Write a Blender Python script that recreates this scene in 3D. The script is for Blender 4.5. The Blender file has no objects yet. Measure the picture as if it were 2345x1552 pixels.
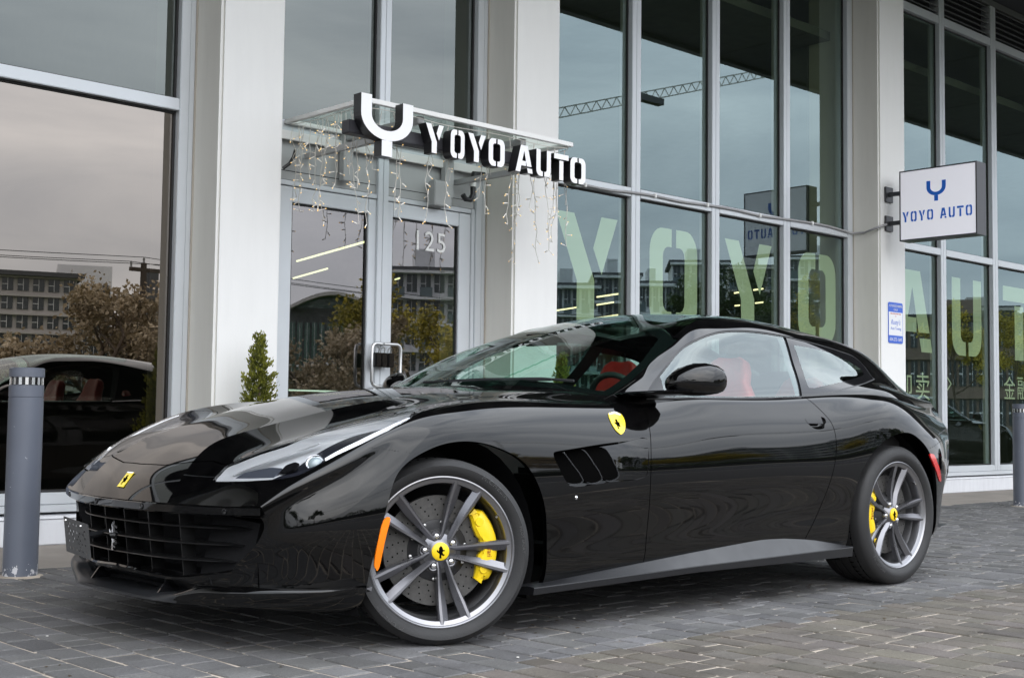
import bpy, bmesh, math, random
import numpy as np
from mathutils import Vector, Matrix
R = math.radians
rnd = random.Random(11)
scene = bpy.context.scene
COL = scene.collection

# ------------------------------------------------------------------ camera
YAW, PITCH, ROLL, CAMH, FPX = 0.7575, 0.0624, 0.0122, 0.8008, 3008.14
_F = Vector((math.sin(YAW) * math.cos(PITCH), math.cos(YAW) * math.cos(PITCH), math.sin(PITCH)))
_R0 = Vector((math.cos(YAW), -math.sin(YAW), 0.0))
_U0 = _R0.cross(_F)
_R = _R0 * math.cos(ROLL) + _U0 * math.sin(ROLL)
_U = -_R0 * math.sin(ROLL) + _U0 * math.cos(ROLL)
cam_data = bpy.data.cameras.new("camera")
cam = bpy.data.objects.new("camera", cam_data)
COL.objects.link(cam)
cam.matrix_world = Matrix(((_R.x, _U.x, -_F.x, 0), (_R.y, _U.y, -_F.y, 0), (_R.z, _U.z, -_F.z, CAMH), (0, 0, 0, 1)))
cam_data.sensor_width = 36.0
cam_data.lens = 36.0 * FPX / 2345.0
cam_data.clip_start = 0.05
cam_data.clip_end = 3000.0
scene.camera = cam

# ------------------------------------------------------------------ sky and sun (overcast day)
SUN_EL, SUN_AZ = 40.0, 203.0          # azimuth measured clockwise from +Y (into the building)
world = bpy.data.worlds.new("World")
scene.world = world
world.use_nodes = True
wt = world.node_tree
wt.nodes.clear()
w_out = wt.nodes.new("ShaderNodeOutputWorld")
w_bg = wt.nodes.new("ShaderNodeBackground")
w_sky = wt.nodes.new("ShaderNodeTexSky")
w_sky.sky_type = 'NISHITA'
w_sky.sun_disc = False
w_sky.sun_elevation = R(SUN_EL)
w_sky.sun_rotation = R(SUN_AZ)
w_sky.air_density = 1.0
w_sky.dust_density = 4.0
w_sky.ozone_density = 1.0
w_bg.inputs[1].default_value = 0.12
# cloud deck: layered noise on the view direction, seen from the ground as grey banks with brighter gaps
w_tc = wt.nodes.new("ShaderNodeTexCoord")
w_map = wt.nodes.new("ShaderNodeMapping")
w_map.inputs['Scale'].default_value = (1.6, 1.6, 5.5)
w_n1 = wt.nodes.new("ShaderNodeTexNoise")
w_n1.inputs['Scale'].default_value = 1.7
w_n1.inputs['Detail'].default_value = 6.0
w_n1.inputs['Roughness'].default_value = 0.55
w_n1.inputs['Distortion'].default_value = 0.6
w_r1 = wt.nodes.new("ShaderNodeValToRGB")
w_r1.color_ramp.elements[0].position = 0.30
w_r1.color_ramp.elements[0].color = (5.6, 6.1, 6.9, 1)
w_r1.color_ramp.elements[1].position = 0.72
w_r1.color_ramp.elements[1].color = (10.6, 11.0, 11.5, 1)
w_mix = wt.nodes.new("ShaderNodeMixRGB")
w_mix.inputs[0].default_value = 0.88
lk = wt.links.new
lk(w_tc.outputs['Generated'], w_map.inputs['Vector'])
lk(w_map.outputs[0], w_n1.inputs['Vector'])
lk(w_n1.outputs['Fac'], w_r1.inputs[0])
lk(w_sky.outputs[0], w_mix.inputs[1])
# an overcast sky is about three times as bright overhead as at the horizon
w_sep = wt.nodes.new("ShaderNodeSeparateXYZ")
w_cl = wt.nodes.new("ShaderNodeMath"); w_cl.operation = 'MAXIMUM'; w_cl.inputs[1].default_value = 0.0
w_gr = wt.nodes.new("ShaderNodeMath"); w_gr.operation = 'MULTIPLY_ADD'; w_gr.inputs[1].default_value = 2.0; w_gr.inputs[2].default_value = 1.0
w_sc = wt.nodes.new("ShaderNodeVectorMath"); w_sc.operation = 'SCALE'
lk(w_tc.outputs['Generated'], w_sep.inputs[0])
lk(w_sep.outputs['Z'], w_cl.inputs[0])
lk(w_cl.outputs[0], w_gr.inputs[0])
lk(w_r1.outputs[0], w_sc.inputs[0])
lk(w_gr.outputs[0], w_sc.inputs['Scale'])
lk(w_sc.outputs[0], w_mix.inputs[2])
lk(w_mix.outputs[0], w_bg.inputs[0])
lk(w_bg.outputs[0], w_out.inputs[0])

sun_data = bpy.data.lights.new("sun", 'SUN')
sun_data.energy = 0.7
sun_data.angle = R(75)
sun_data.color = (1.0, 0.96, 0.9)
sun = bpy.data.objects.new("sun", sun_data)
COL.objects.link(sun)
_sd = Vector((math.sin(R(SUN_AZ)) * math.cos(R(SUN_EL)), math.cos(R(SUN_AZ)) * math.cos(R(SUN_EL)), math.sin(R(SUN_EL))))
sun.rotation_euler = _sd.to_track_quat('Z', 'Y').to_euler()
sun.location = (-5, -12, 14)

scene.render.engine = 'CYCLES'
scene.cycles.max_bounces = 10
scene.cycles.transparent_max_bounces = 16
scene.cycles.glossy_bounces = 6
scene.cycles.transmission_bounces = 8
scene.cycles.caustics_reflective = False
scene.cycles.caustics_refractive = False
vs = scene.view_settings
vs.view_transform = 'Standard'
vs.look = 'None'
vs.exposure = 0.56
vs.gamma = 1.0
vs.use_curve_mapping = False
# ------------------------------------------------------------------ helpers: picture ray -> place
CAMP = np.array([0.0, 0.0, CAMH])
NF, NR, NU = np.array(_F), np.array(_R), np.array(_U)
CARYAW = -0.0182
EX = np.array([math.cos(CARYAW), math.sin(CARYAW), 0.0])
EY = np.array([-math.sin(CARYAW), math.cos(CARYAW), 0.0])
EZ = np.array([0.0, 0.0, 1.0])
CARO = np.array([3.0721, 3.5898, 0.0]) + 0.945 * EY


def ray(u, v):
    return NF + (u - 1172.5) / FPX * NR - (v - 776.0) / FPX * NU


def on_wall(u, v, Y):
    d = ray(u, v)
    return CAMP + d * (Y / d[1])


def on_ground(u, v, z=0.0):
    d = ray(u, v)
    return CAMP + d * ((z - CAMH) / d[2])


def on_x(u, v, X):
    d = ray(u, v)
    return CAMP + d * (X / d[0])


def in_car(u, v, y=None, x=None, z=None):
    """measured point on the car: car coordinates from one known coordinate"""
    d = ray(u, v)
    dl = (d @ EX, d @ EY, d @ EZ)
    o = CAMP - CARO
    ol = (o @ EX, o @ EY, o @ EZ)
    i, val = (1, y) if y is not None else (0, x) if x is not None else (2, z)
    t = (val - ol[i]) / dl[i]
    return np.array([ol[k] + t * dl[k] for k in range(3)])


# ------------------------------------------------------------------ helpers: objects
def tag(o, label=None, cat=None, group=None, kind=None):
    if label: o['label'] = label
    if cat: o['category'] = cat
    if group: o['group'] = group
    if kind: o['kind'] = kind
    return o


def empty(name, loc=(0, 0, 0), rz=0.0, parent=None):
    o = bpy.data.objects.new(name, None)
    COL.objects.link(o)
    o.location = loc
    o.rotation_euler = (0, 0, rz)
    o.empty_display_size = 0.1
    if parent: o.parent = parent
    return o


def link(name, me, mat=None, parent=None):
    o = bpy.data.objects.new(name, me)
    COL.objects.link(o)
    if mat is not None and len(me.materials) == 0:
        me.materials.append(mat)
    if parent: o.parent = parent
    return o


def mesh_np(name, V, T, N=None, smooth=True):
    """mesh from numpy verts / tris, optional custom vertex normals"""
    me = bpy.data.meshes.new(name)
    V = np.asarray(V, np.float32)
    T = np.asarray(T, np.int32)
    me.vertices.add(len(V))
    me.vertices.foreach_set('co', V.ravel())
    me.loops.add(T.size)
    me.loops.foreach_set('vertex_index', T.ravel())
    me.polygons.add(len(T))
    me.polygons.foreach_set('loop_start', np.arange(len(T), dtype=np.int32) * T.shape[1])
    me.polygons.foreach_set('use_smooth', np.full(len(T), smooth))
    me.update(calc_edges=True)
    if N is not None:
        me.normals_split_custom_set_from_vertices([tuple(n) for n in np.asarray(N)])
    return me


class MB:
    """collects simple solids, then links them as one mesh object"""
    def __init__(self): self.bm = bmesh.new()

    def box(self, a, b, bevel=0.0):
        x0, y0, z0 = a; x1, y1, z1 = b
        return self.hexa([(x0, y0, z0), (x1, y0, z0), (x1, y1, z0), (x0, y1, z0), (x0, y0, z1), (x1, y0, z1), (x1, y1, z1), (x0, y1, z1)], bevel)

    def hexa(self, p, bevel=0.0):
        bm = self.bm
        v = [bm.verts.new(q) for q in p]
        fs = [bm.faces.new([v[i] for i in f]) for f in ((3, 2, 1, 0), (4, 5, 6, 7), (0, 1, 5, 4), (1, 2, 6, 5), (2, 3, 7, 6), (3, 0, 4, 7))]
        if bevel > 0:
            es = list({e for f in fs for e in f.edges})
            bmesh.ops.bevel(bm, geom=es, offset=bevel, segments=2, affect='EDGES', clamp_overlap=True)
        return self

    def prism(self, pts, d, holes=()):
        """planar polygon of 3D points extruded by vector d"""
        bm = self.bm
        d = Vector(d)
        n = len(pts)
        a = [bm.verts.new(p) for p in pts]
        b = [bm.verts.new(Vector(p) + d) for p in pts]
        bm.faces.new(a[::-1]); bm.faces.new(b)
        for i in range(n):
            j = (i + 1) % n
            bm.faces.new([a[i], a[j], b[j], b[i]])
        return self

    def tube(self, pts, r, seg=8, cap=True, closed=False):
        bm = self.bm
        P = [Vector(p) for p in pts]
        n = len(P)
        rr = r if hasattr(r, '__len__') else [r] * n
        rings = []
        prev = None
        for i in range(n):
            if closed: t = (P[(i + 1) % n] - P[i - 1])
            else: t = P[min(i + 1, n - 1)] - P[max(i - 1, 0)]
            t.normalize()
            if prev is None:
                u = t.orthogonal().normalized()
            else:
                u = (prev - t * prev.dot(t))
                u = u.normalized() if u.length > 1e-6 else t.orthogonal().normalized()
            prev = u
            w = t.cross(u)
            rings.append([bm.verts.new(P[i] + (u * math.cos(2 * math.pi * k / seg) + w * math.sin(2 * math.pi * k / seg)) * rr[i]) for k in range(seg)])
        m = n if closed else n - 1
        for i in range(m):
            a, b = rings[i], rings[(i + 1) % n]
            for k in range(seg):
                bm.faces.new([a[k], a[(k + 1) % seg], b[(k + 1) % seg], b[k]])
        if cap and not closed:
            bm.faces.new(rings[0][::-1]); bm.faces.new(rings[-1])
        return self

    def lathe(self, prof, seg=48, axis='Y', org=(0, 0, 0), closed=False):
        """profile of (radius, along) turned about an axis"""
        bm = self.bm
        rings = []
        ox, oy, oz = org
        for r, a in prof:
            ring = []
            for k in range(seg):
                c, s = math.cos(2 * math.pi * k / seg), math.sin(2 * math.pi * k / seg)
                if axis == 'Y': p = (ox + r * c, oy + a, oz + r * s)
                elif axis == 'Z': p = (ox + r * c, oy + r * s, oz + a)
                else: p = (ox + a, oy + r * c, oz + r * s)
                ring.append(bm.verts.new(p))
            rings.append(ring)
        m = len(rings)
        for i in range(m if closed else m - 1):
            a, b = rings[i], rings[(i + 1) % m]
            for k in range(seg):
                bm.faces.new([a[k], b[k], b[(k + 1) % seg], a[(k + 1) % seg]])
        return self

    def build(self, name, mat, parent=None, smooth=None, weld=True):
        bm = self.bm
        if weld: bmesh.ops.remove_doubles(bm, verts=bm.verts, dist=1e-5)
        bmesh.ops.recalc_face_normals(bm, faces=bm.faces)
        me = bpy.data.meshes.new(name)
        bm.to_mesh(me); bm.free()
        if smooth is not None:
            me.polygons.foreach_set('use_smooth', [True] * len(me.polygons))
            me.set_sharp_from_angle(angle=R(smooth))
        return link(name, me, mat, parent)


def smooth_obj(o, ang=30):
    me = o.data
    me.polygons.foreach_set('use_smooth', [True] * len(me.polygons))
    me.set_sharp_from_angle(angle=R(ang))
    return o


# ------------------------------------------------------------------ helpers: materials
class NT:
    def __init__(self, name):
        self.m = bpy.data.materials.new(name)
        self.m.use_nodes = True
        self.t = self.m.node_tree
        self.t.nodes.clear()
        self.out = self.n('OutputMaterial')

    def n(self, kind, **kw):
        nd = self.t.nodes.new('ShaderNode' + kind)
        for k, v in kw.items():
            if k in nd.inputs: nd.inputs[k].default_value = v
            else: setattr(nd, k, v)
        return nd

    def l(self, a, b): self.t.links.new(a, b)

    def done(self, sock):
        self.l(sock, self.out.inputs['Surface'])
        return self.m


def mat(name, col, rough=0.5, metal=0.0, spec=0.5, coat=0.0, var=0.0, vscale=6.0, bump=0.0, bscale=60.0, rvar=0.0, emit=None, estr=1.0, ior=1.5):
    t = NT(name)
    b = t.n('BsdfPrincipled')
    b.inputs['Base Color'].default_value = (*col, 1)
    b.inputs['Roughness'].default_value = rough
    b.inputs['Metallic'].default_value = metal
    b.inputs['Specular IOR Level'].default_value = spec
    b.inputs['Coat Weight'].default_value = coat
    b.inputs['Coat Roughness'].default_value = 0.02
    b.inputs['IOR'].default_value = ior
    if emit:
        b.inputs['Emission Color'].default_value = (*emit, 1)
        b.inputs['Emission Strength'].default_value = estr
    if var > 0 or bump > 0 or rvar > 0:
        tc = t.n('TexCoord')
        if var > 0 or rvar > 0:
            nz = t.n('TexNoise', Scale=vscale, Detail=5.0, Roughness=0.6)
            t.l(tc.outputs['Object'], nz.inputs['Vector'])
        if var > 0:
            mp = t.n('MapRange')
            mp.inputs['From Min'].default_value = 0.3; mp.inputs['From Max'].default_value = 0.7
            mp.inputs['To Min'].default_value = 1 - var; mp.inputs['To Max'].default_value = 1 + var
            t.l(nz.outputs['Fac'], mp.inputs['Value'])
            mx = t.n('VectorMath', operation='SCALE')
            mx.inputs[0].default_value = col
            t.l(mp.outputs[0], mx.inputs['Scale'])
            t.l(mx.outputs[0], b.inputs['Base Color'])
        if rvar > 0:
            mr = t.n('MapRange')
            mr.inputs['From Min'].default_value = 0.3; mr.inputs['From Max'].default_value = 0.7
            mr.inputs['To Min'].default_value = max(0, rough - rvar); mr.inputs['To Max'].default_value = rough + rvar
            t.l(nz.outputs['Fac'], mr.inputs['Value'])
            t.l(mr.outputs[0], b.inputs['Roughness'])
        if bump > 0:
            nb = t.n('TexNoise', Scale=bscale, Detail=4.0)
            t.l(tc.outputs['Object'], nb.inputs['Vector'])
            bp = t.n('Bump', Strength=bump, Distance=0.01)
            t.l(nb.outputs['Fac'], bp.inputs['Height'])
            t.l(bp.outputs[0], b.inputs['Normal'])
    return t.done(b.outputs[0])


def glass_mat(name, refl, trans, ior=1.9, rough=0.0, base=0.0):
    """thin pane: mirror layer by Fresnel over a tinted see-through body"""
    t = NT(name)
    g = t.n('BsdfGlossy')
    g.inputs['Color'].default_value = (*refl, 1)
    g.inputs['Roughness'].default_value = rough
    tr = t.n('BsdfTransparent')
    tr.inputs['Color'].default_value = (*trans, 1)
    fr = t.n('Fresnel', IOR=ior)
    geo = t.n('NewGeometry')
    # a thin sheet reflects alike from both faces: undo the inverted index on the back
    m1 = t.n('Math', operation='MULTIPLY_ADD')
    m1.inputs[1].default_value = -2.0
    m1.inputs[2].default_value = 1.0
    t.l(geo.outputs['Backfacing'], m1.inputs[0])
    m2 = t.n('Math', operation='POWER')
    m2.inputs[0].default_value = ior
    t.l(m1.outputs[0], m2.inputs[1])
    t.l(m2.outputs[0], fr.inputs['IOR'])
    mp = t.n('MapRange')
    mp.inputs['To Min'].default_value = base
    mp.inputs['To Max'].default_value = 1.0
    t.l(fr.outputs[0], mp.inputs['Value'])
    mx = t.n('MixShader')
    t.l(mp.outputs[0], mx.inputs[0])
    t.l(tr.outputs[0], mx.inputs[1])
    t.l(g.outputs[0], mx.inputs[2])
    return t.done(mx.outputs[0])


def text_mesh(txt, size, extrude, font_scale_x=1.0, align='CENTER', spacing=1.0):
    cu = bpy.data.curves.new('t', 'FONT')
    cu.body = txt; cu.size = size; cu.extrude = extrude; cu.align_x = align; cu.align_y = 'CENTER'; cu.resolution_u = 3
    cu.space_character = spacing
    ob = bpy.data.objects.new('t', cu); COL.objects.link(ob)
    dg = bpy.context.evaluated_depsgraph_get()
    me = bpy.data.meshes.new_from_object(ob.evaluated_get(dg))
    bpy.data.objects.remove(ob); bpy.data.curves.remove(cu)
    n = len(me.vertices); co = np.empty(n * 3); me.vertices.foreach_get('co', co); co = co.reshape(-1, 3)
    co[:, 0] *= font_scale_x
    return me, co


def put_mesh(name, me, co, mat_, parent):
    me.vertices.foreach_set('co', np.asarray(co, np.float32).ravel()); me.update()
    me.materials.clear()
    me.name = name
    return link(name, me, mat_, parent)


# ------------------------------------------------------------------ materials shared by the vehicle and small things
def paint_mat():
    t = NT('black_paint')
    b = t.n('BsdfPrincipled')
    b.inputs['Base Color'].default_value = (.0008, .0008, .001, 1)
    b.inputs['Roughness'].default_value = 0.03
    b.inputs['IOR'].default_value = 1.5
    b.inputs['Coat Weight'].default_value = 0.0
    b.inputs['Coat Roughness'].default_value = 0.012
    # faint dust film and specks gathered on the upper faces
    tc = t.n('TexCoord')
    nz = t.n('TexNoise', Scale=9.0, Detail=6.0, Roughness=0.65)
    t.l(tc.outputs['Object'], nz.inputs['Vector'])
    sp = t.n('TexNoise', Scale=420.0, Detail=1.0)
    t.l(tc.outputs['Object'], sp.inputs['Vector'])
    r1 = t.n('MapRange'); r1.inputs['From Min'].default_value = .35; r1.inputs['From Max'].default_value = .8
    r1.inputs['To Min'].default_value = 0.0; r1.inputs['To Max'].default_value = .009
    t.l(nz.outputs['Fac'], r1.inputs['Value'])
    r2 = t.n('MapRange'); r2.inputs['From Min'].default_value = .745; r2.inputs['From Max'].default_value = .80
    r2.inputs['To Min'].default_value = 0.0; r2.inputs['To Max'].default_value = .25
    t.l(sp.outputs['Fac'], r2.inputs['Value'])
    ad = t.n('Math', operation='ADD'); t.l(r1.outputs[0], ad.inputs[0]); t.l(r2.outputs[0], ad.inputs[1])
    d = t.n('BsdfDiffuse'); d.inputs['Color'].default_value = (.32, .31, .29, 1)
    gn = t.n('NewGeometry'); sz = t.n('SeparateXYZ'); t.l(gn.outputs['Normal'], sz.inputs[0])
    rz = t.n('MapRange'); rz.inputs['From Min'].default_value = .05; rz.inputs['From Max'].default_value = .7; t.l(sz.outputs['Z'], rz.inputs['Value'])
    ml = t.n('Math', operation='MULTIPLY'); t.l(ad.outputs[0], ml.inputs[0]); t.l(rz.outputs[0], ml.inputs[1])
    mx = t.n('MixShader')
    t.l(ml.outputs[0], mx.inputs[0]); t.l(b.outputs[0], mx.inputs[1]); t.l(d.outputs[0], mx.inputs[2])
    return t.done(mx.outputs[0])


M = {}
M['paint'] = paint_mat()
M['gloss_black'] = mat('gloss_black', (.006, .006, .007), .06)
M['satin_black'] = mat('satin_black', (.016, .017, .019), .38, var=.15, vscale=20)
M['rough_black'] = mat('rough_black', (.008, .008, .009), .75, spec=.15, bump=.15, bscale=120)
M['void'] = mat('dark_lining', (.003, .003, .003), .9, spec=0.0)
M['skirt'] = mat('satin_skirt', (.012, .0125, .0145), .34, bump=.02, bscale=300, rvar=.06, vscale=12)
M['rubber'] = mat('tyre_rubber', (.017, .017, .018), .68, var=.25, vscale=9, bump=.12, bscale=160, rvar=.1)
M['rubber_mark'] = mat('tyre_lettering', (.060, .060, .061), .55)
M['alloy'] = mat('grey_alloy', (.19, .19, .205), .30, metal=.85, rvar=.05, vscale=14)
M['alloy_edge'] = mat('bright_alloy', (.27, .27, .285), .30, metal=.9)
M['barrel'] = mat('dark_barrel', (.26, .26, .27), .36, metal=.8)
M['chrome'] = mat('chrome', (.80, .80, .81), .08, metal=1.0)
M['steel'] = mat('brushed_steel', (.58, .58, .58), .28, metal=1.0)
M['yellow'] = mat('yellow_enamel', (.86, .60, .012), .32)
M['badge_yellow'] = mat('badge_yellow', (.88, .68, .03), .22, coat=.5)
M['disc'] = mat('ceramic_disc', (.060, .058, .056), .5, var=.25, vscale=60, bump=.05, bscale=200)
M['hat'] = mat('disc_hat', (.03, .03, .032), .45, metal=.3)
M['red_leather'] = mat('red_leather', (.42, .020, .016), .45, var=.12, vscale=25, bump=.08, bscale=180)
M['black_leather'] = mat('black_leather', (.018, .018, .019), .5, bump=.08, bscale=180)
M['orange'] = mat('orange_lens', (.95, .22, .004), .12, coat=.5)
M['red_lens'] = mat('red_lens', (.55, .008, .006), .12, coat=.5)
M['white'] = mat('white_print', (.88, .88, .87), .5)
M['silver_lamp'] = mat('lamp_reflector', (.80, .81, .83), .28, metal=.55, coat=.5)
M['smoke'] = mat('lamp_trim', (.012, .013, .018), .25)
M['windscreen'] = glass_mat('windscreen_glass', (.92, .96, .95), (.62, .86, .75), ior=1.55)
M['side_glass'] = glass_mat('side_glass', (.88, .96, .95), (.80, .92, .88), ior=1.6, base=.09)
M['roof_glass'] = glass_mat('roof_glass', (.85, .95, .92), (.26, .32, .29), ior=1.55)
M['lens'] = glass_mat('clear_lens', (1, 1, 1), (.93, .94, .95), ior=1.4)
M['smoke2'] = mat('lamp_facet', (.09, .10, .125), .25, metal=.5)
M['bulb'] = mat('projector_glass', (.30, .36, .38), .05, spec=.8, coat=1.0)
M['drl'] = mat('daytime_strip', (.9, .92, .95), .3, emit=(.92, .96, 1.0), estr=.22)
M['grille'] = mat('grille_black', (.006, .006, .0065), .36)
M['plate'] = mat('plate_plastic', (.045, .045, .046), .5, var=.1, vscale=40)
# ------------------------------------------------------------------ ground, paving, street
def paver_mat():
    t = NT('concrete_paver')
    b = t.n('BsdfPrincipled')
    at = t.n('Attribute', attribute_name='tint')
    geo = t.n('NewGeometry')
    n1 = t.n('TexNoise', Scale=3.2, Detail=6.0, Roughness=0.62)
    n2 = t.n('TexNoise', Scale=95.0, Detail=3.0, Roughness=0.7)
    n3 = t.n('TexNoise', Scale=1.1, Detail=5.0, Roughness=0.6, Distortion=0.8)
    n4 = t.n('TexNoise', Scale=310.0, Detail=1.0)
    for n_ in (n1, n2, n3, n4): t.l(geo.outputs['Position'], n_.inputs['Vector'])
    def mr(src, a, b_, c, d):
        m = t.n('MapRange')
        for k, v in zip(('From Min', 'From Max', 'To Min', 'To Max'), (a, b_, c, d)): m.inputs[k].default_value = v
        t.l(src, m.inputs['Value']); return m.outputs[0]
    f = t.n('Math', operation='MULTIPLY'); t.l(mr(n1.outputs['Fac'], .3, .7, .78, 1.2), f.inputs[0]); t.l(mr(n2.outputs['Fac'], .3, .7, .74, 1.26), f.inputs[1])
    # oily and damp stains with their own outline
    f2 = t.n('Math', operation='MULTIPLY'); t.l(f.outputs[0], f2.inputs[0]); t.l(mr(n3.outputs['Fac'], .34, .46, .72, 1.0), f2.inputs[1])
    sc = t.n('VectorMath', operation='SCALE'); t.l(at.outputs['Color'], sc.inputs[0]); t.l(f2.outputs[0], sc.inputs['Scale'])
    # pale flecks of exposed stone
    mx = t.n('MixRGB'); mx.inputs[2].default_value = (.42, .41, .39, 1)
    t.l(mr(n4.outputs['Fac'], .70, .76, 0, .55), mx.inputs[0]); t.l(sc.outputs[0], mx.inputs[1])
    t.l(mx.outputs[0], b.inputs['Base Color'])
    t.l(mr(n1.outputs['Fac'], .3, .7, .62, .85), b.inputs['Roughness'])
    ad = t.n('Math', operation='ADD'); t.l(n2.outputs['Fac'], ad.inputs[0]); t.l(n4.outputs['Fac'], ad.inputs[1])
    bp = t.n('Bump', Strength=.55, Distance=.003); t.l(ad.outputs[0], bp.inputs['Height']); t.l(bp.outputs[0], b.inputs['Normal'])
    return t.done(b.outputs[0])


M['paver'] = paver_mat()
M['sand'] = mat('jointing_sand', (.34, .295, .245), .95, var=.4, vscale=7, bump=.3, bscale=200)
M['asphalt'] = mat('asphalt', (.042, .042, .044), .85, var=.25, vscale=.8, bump=.4, bscale=90)
M['kerb'] = mat('kerb_concrete', (.33, .32, .30), .85, var=.15, vscale=3, bump=.2, bscale=60)
M['apron'] = mat('apron_concrete', (.25, .225, .20), .88, var=.16, vscale=2.2, bump=.3, bscale=140)
M['grass'] = mat('lawn', (.07, .10, .03), .95, var=.4, vscale=2)
M['soil'] = mat('earth', (.10, .085, .065), .95, var=.3, vscale=.05)

o = MB().box((-900, -900, -.30), (900, 900, -.16)).build('ground', M['soil']); tag(o, kind='structure')
pav = MB().box((-26, -3.2, -.159), (60, 7.60, -.0042)).build('parking_pavement', M['sand']); tag(pav, kind='structure')
o = MB().box((-26, 6.75, -.155), (60, 8.3, -.004)).build('apron', M['apron']); tag(o, kind='structure')
o = MB().box((-120, -13.0, -.158), (160, -3.36, -.115)).build('road', M['asphalt']); tag(o, kind='structure')
o = MB().box((-120, -3.36, -.157), (160, -3.2, .0), .012).build('kerb', M['kerb']); tag(o, kind='structure')
o = MB().box((-120, -13.16, -.157), (160, -13.0, .0), .012).build('kerb', M['kerb']); tag(o, kind='structure')
o = MB().box((-120, -16.5, -.156), (160, -13.16, -.004)).build('sidewalk', M['apron']); tag(o, kind='structure')
o = MB().box((-200, -200, -.154), (260, -16.5, -.02)).build('lawn', M['grass']); tag(o, kind='structure')
lm = MB()
for i in range(-20, 30): lm.box((i * 6.0, -8.25, -.111), (i * 6.0 + 3, -8.13, -.108))
o = lm.build('road_markings', M['white']); tag(o, kind='structure')

# beyond the blocks that can be told apart the same paving is a sheet with block pattern
def far_paving():
    t = NT('paving_pattern')
    b = t.n('BsdfPrincipled'); geo = t.n('NewGeometry')
    mp = t.n('Mapping'); mp.inputs['Rotation'].default_value = (0, 0, R(90)); t.l(geo.outputs['Position'], mp.inputs[0])
    br = t.n('TexBrick')
    for k, v in (('Color1', (.070, .068, .064, 1)), ('Color2', (.052, .052, .052, 1)), ('Mortar', (.10, .09, .08, 1)), ('Scale', 1.0), ('Mortar Size', .006), ('Brick Width', .21), ('Row Height', .133)): br.inputs[k].default_value = v
    t.l(mp.outputs[0], br.inputs['Vector']); t.l(br.outputs['Color'], b.inputs['Base Color']); b.inputs['Roughness'].default_value = .85
    return t.done(b.outputs[0])


fpm = far_paving()
for a, b_ in (((-25.9, -3.15), (59.9, 1.0)), ((16.2, 1.0), (59.9, 6.74)), ((-25.9, 1.0), (-3.02, 6.74))):
    o = MB().box((a[0], a[1], -.010), (b_[0], b_[1], -.0005)).build('drive_lane', fpm); tag(o, kind='structure')

pr = random.Random(5)


def paver_geo(x0, x1, y0, y1, h, seed):
    """chamfered block with slightly uneven corners"""
    r = random.Random(seed)
    j = lambda: r.uniform(-.0030, .0030)
    c = .0035
    q = [(x0 + j(), y0 + j()), (x1 + j(), y0 + j()), (x1 + j(), y1 + j()), (x0 + j(), y1 + j())]
    b0 = r.uniform(-.0018, .0018); tz = [h + b0 + r.uniform(-.0014, .0014) for _ in range(4)]
    cx, cy = (x0 + x1) / 2, (y0 + y1) / 2
    V = [(a, b, -.022) for a, b in q] + [(a, b, t - c) for (a, b), t in zip(q, tz)]
    V += [(a - math.copysign(c, a - cx), b - math.copysign(c, b - cy), t) for (a, b), t in zip(q, tz)]
    F = [(8, 9, 10, 11)]
    for k in range(4):
        m = (k + 1) % 4
        F += [(4 + k, 4 + m, 8 + m, 8 + k), (k, m, 4 + m, 4 + k)]
    return V, F


blocks = []
x = -3.0
GP = .0105
while x < 16.0:
    w = pr.choice((.112, .124, .130, .138))
    y = 1.2 + pr.uniform(-.2, 0)
    while y < 6.74:
        L = pr.choice((.105, .13, .155, .18, .20, .235))
        y1 = min(y + L, 6.74)
        # a straight row joint divides the parking bays from the drive lane
        if y < 3.17 < y1: y1 = 3.17 if y < 3.10 else y1
        if y1 - y > .05:
            X0, X1, Y0, Y1 = x + GP * pr.uniform(.3, .8), x + w - GP * pr.uniform(.3, .8), y + GP * pr.uniform(.2, .8), y1 - GP * pr.uniform(.2, .8)
            lane = (Y0 + Y1) / 2 < 3.17
            t = pr.gauss(1, .13)
            if lane: c = (.108 * t, .097 * t * pr.uniform(.97, 1.02), .083 * t * pr.uniform(.93, 1.05))
            else: c = (.102 * t, .101 * t, .101 * t * pr.uniform(.97, 1.04))
            P = np.array([[(X0 + X1) / 2, (Y0 + Y1) / 2, 0.0]]) - CAMP
            d = P @ NF
            seen = False
            if d[0] > .8:
                u = (P @ NR)[0] / d[0] * FPX + 1172.5; v = -(P @ NU)[0] / d[0] * FPX + 776
                seen = -60 < u < 2405 and v < 1600
            blocks.append((d[0], X0, X1, Y0, Y1, c, seen))
        y = y1
    x += w


def car_hides(X, Y):
    l = np.array([X, Y, 0]) - CARO
    a, b = l @ EX, l @ EY
    return -.35 < a < 3.5 and -.55 < b < 1.9


def paver_mesh(name, items):
    V, F, Cc = [], [], []
    for k, (X0, X1, Y0, Y1, c, sd) in enumerate(items):
        v, f = paver_geo(X0, X1, Y0, Y1, 0.0, sd)
        F += [tuple(i + len(V) for i in q) for q in f]; V += v; Cc += [c] * len(f)
    me = bpy.data.meshes.new(name)
    me.from_pydata(V, [], F)
    at = me.attributes.new('tint', 'FLOAT_COLOR', 'FACE')
    at.data.foreach_set('color', np.array([(*c, 1) for c in Cc], np.float32).ravel())
    return me


blocks.sort(key=lambda b: b[0])
near, rest = [], []
for b in blocks:
    (near if b[6] and not car_hides((b[1] + b[2]) / 2, (b[3] + b[4]) / 2) and len(near) < 298 else rest).append(b)
for i, b in enumerate(near):
    link('paver', paver_mesh('paver', [(b[1], b[2], b[3], b[4], b[5], i)]), M['paver'], pav)
o = link('pavers', paver_mesh('pavers', [(b[1], b[2], b[3], b[4], b[5], 1000 + i) for i, b in enumerate(rest)]), M['paver'], pav)
tag(o, kind='stuff')
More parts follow.
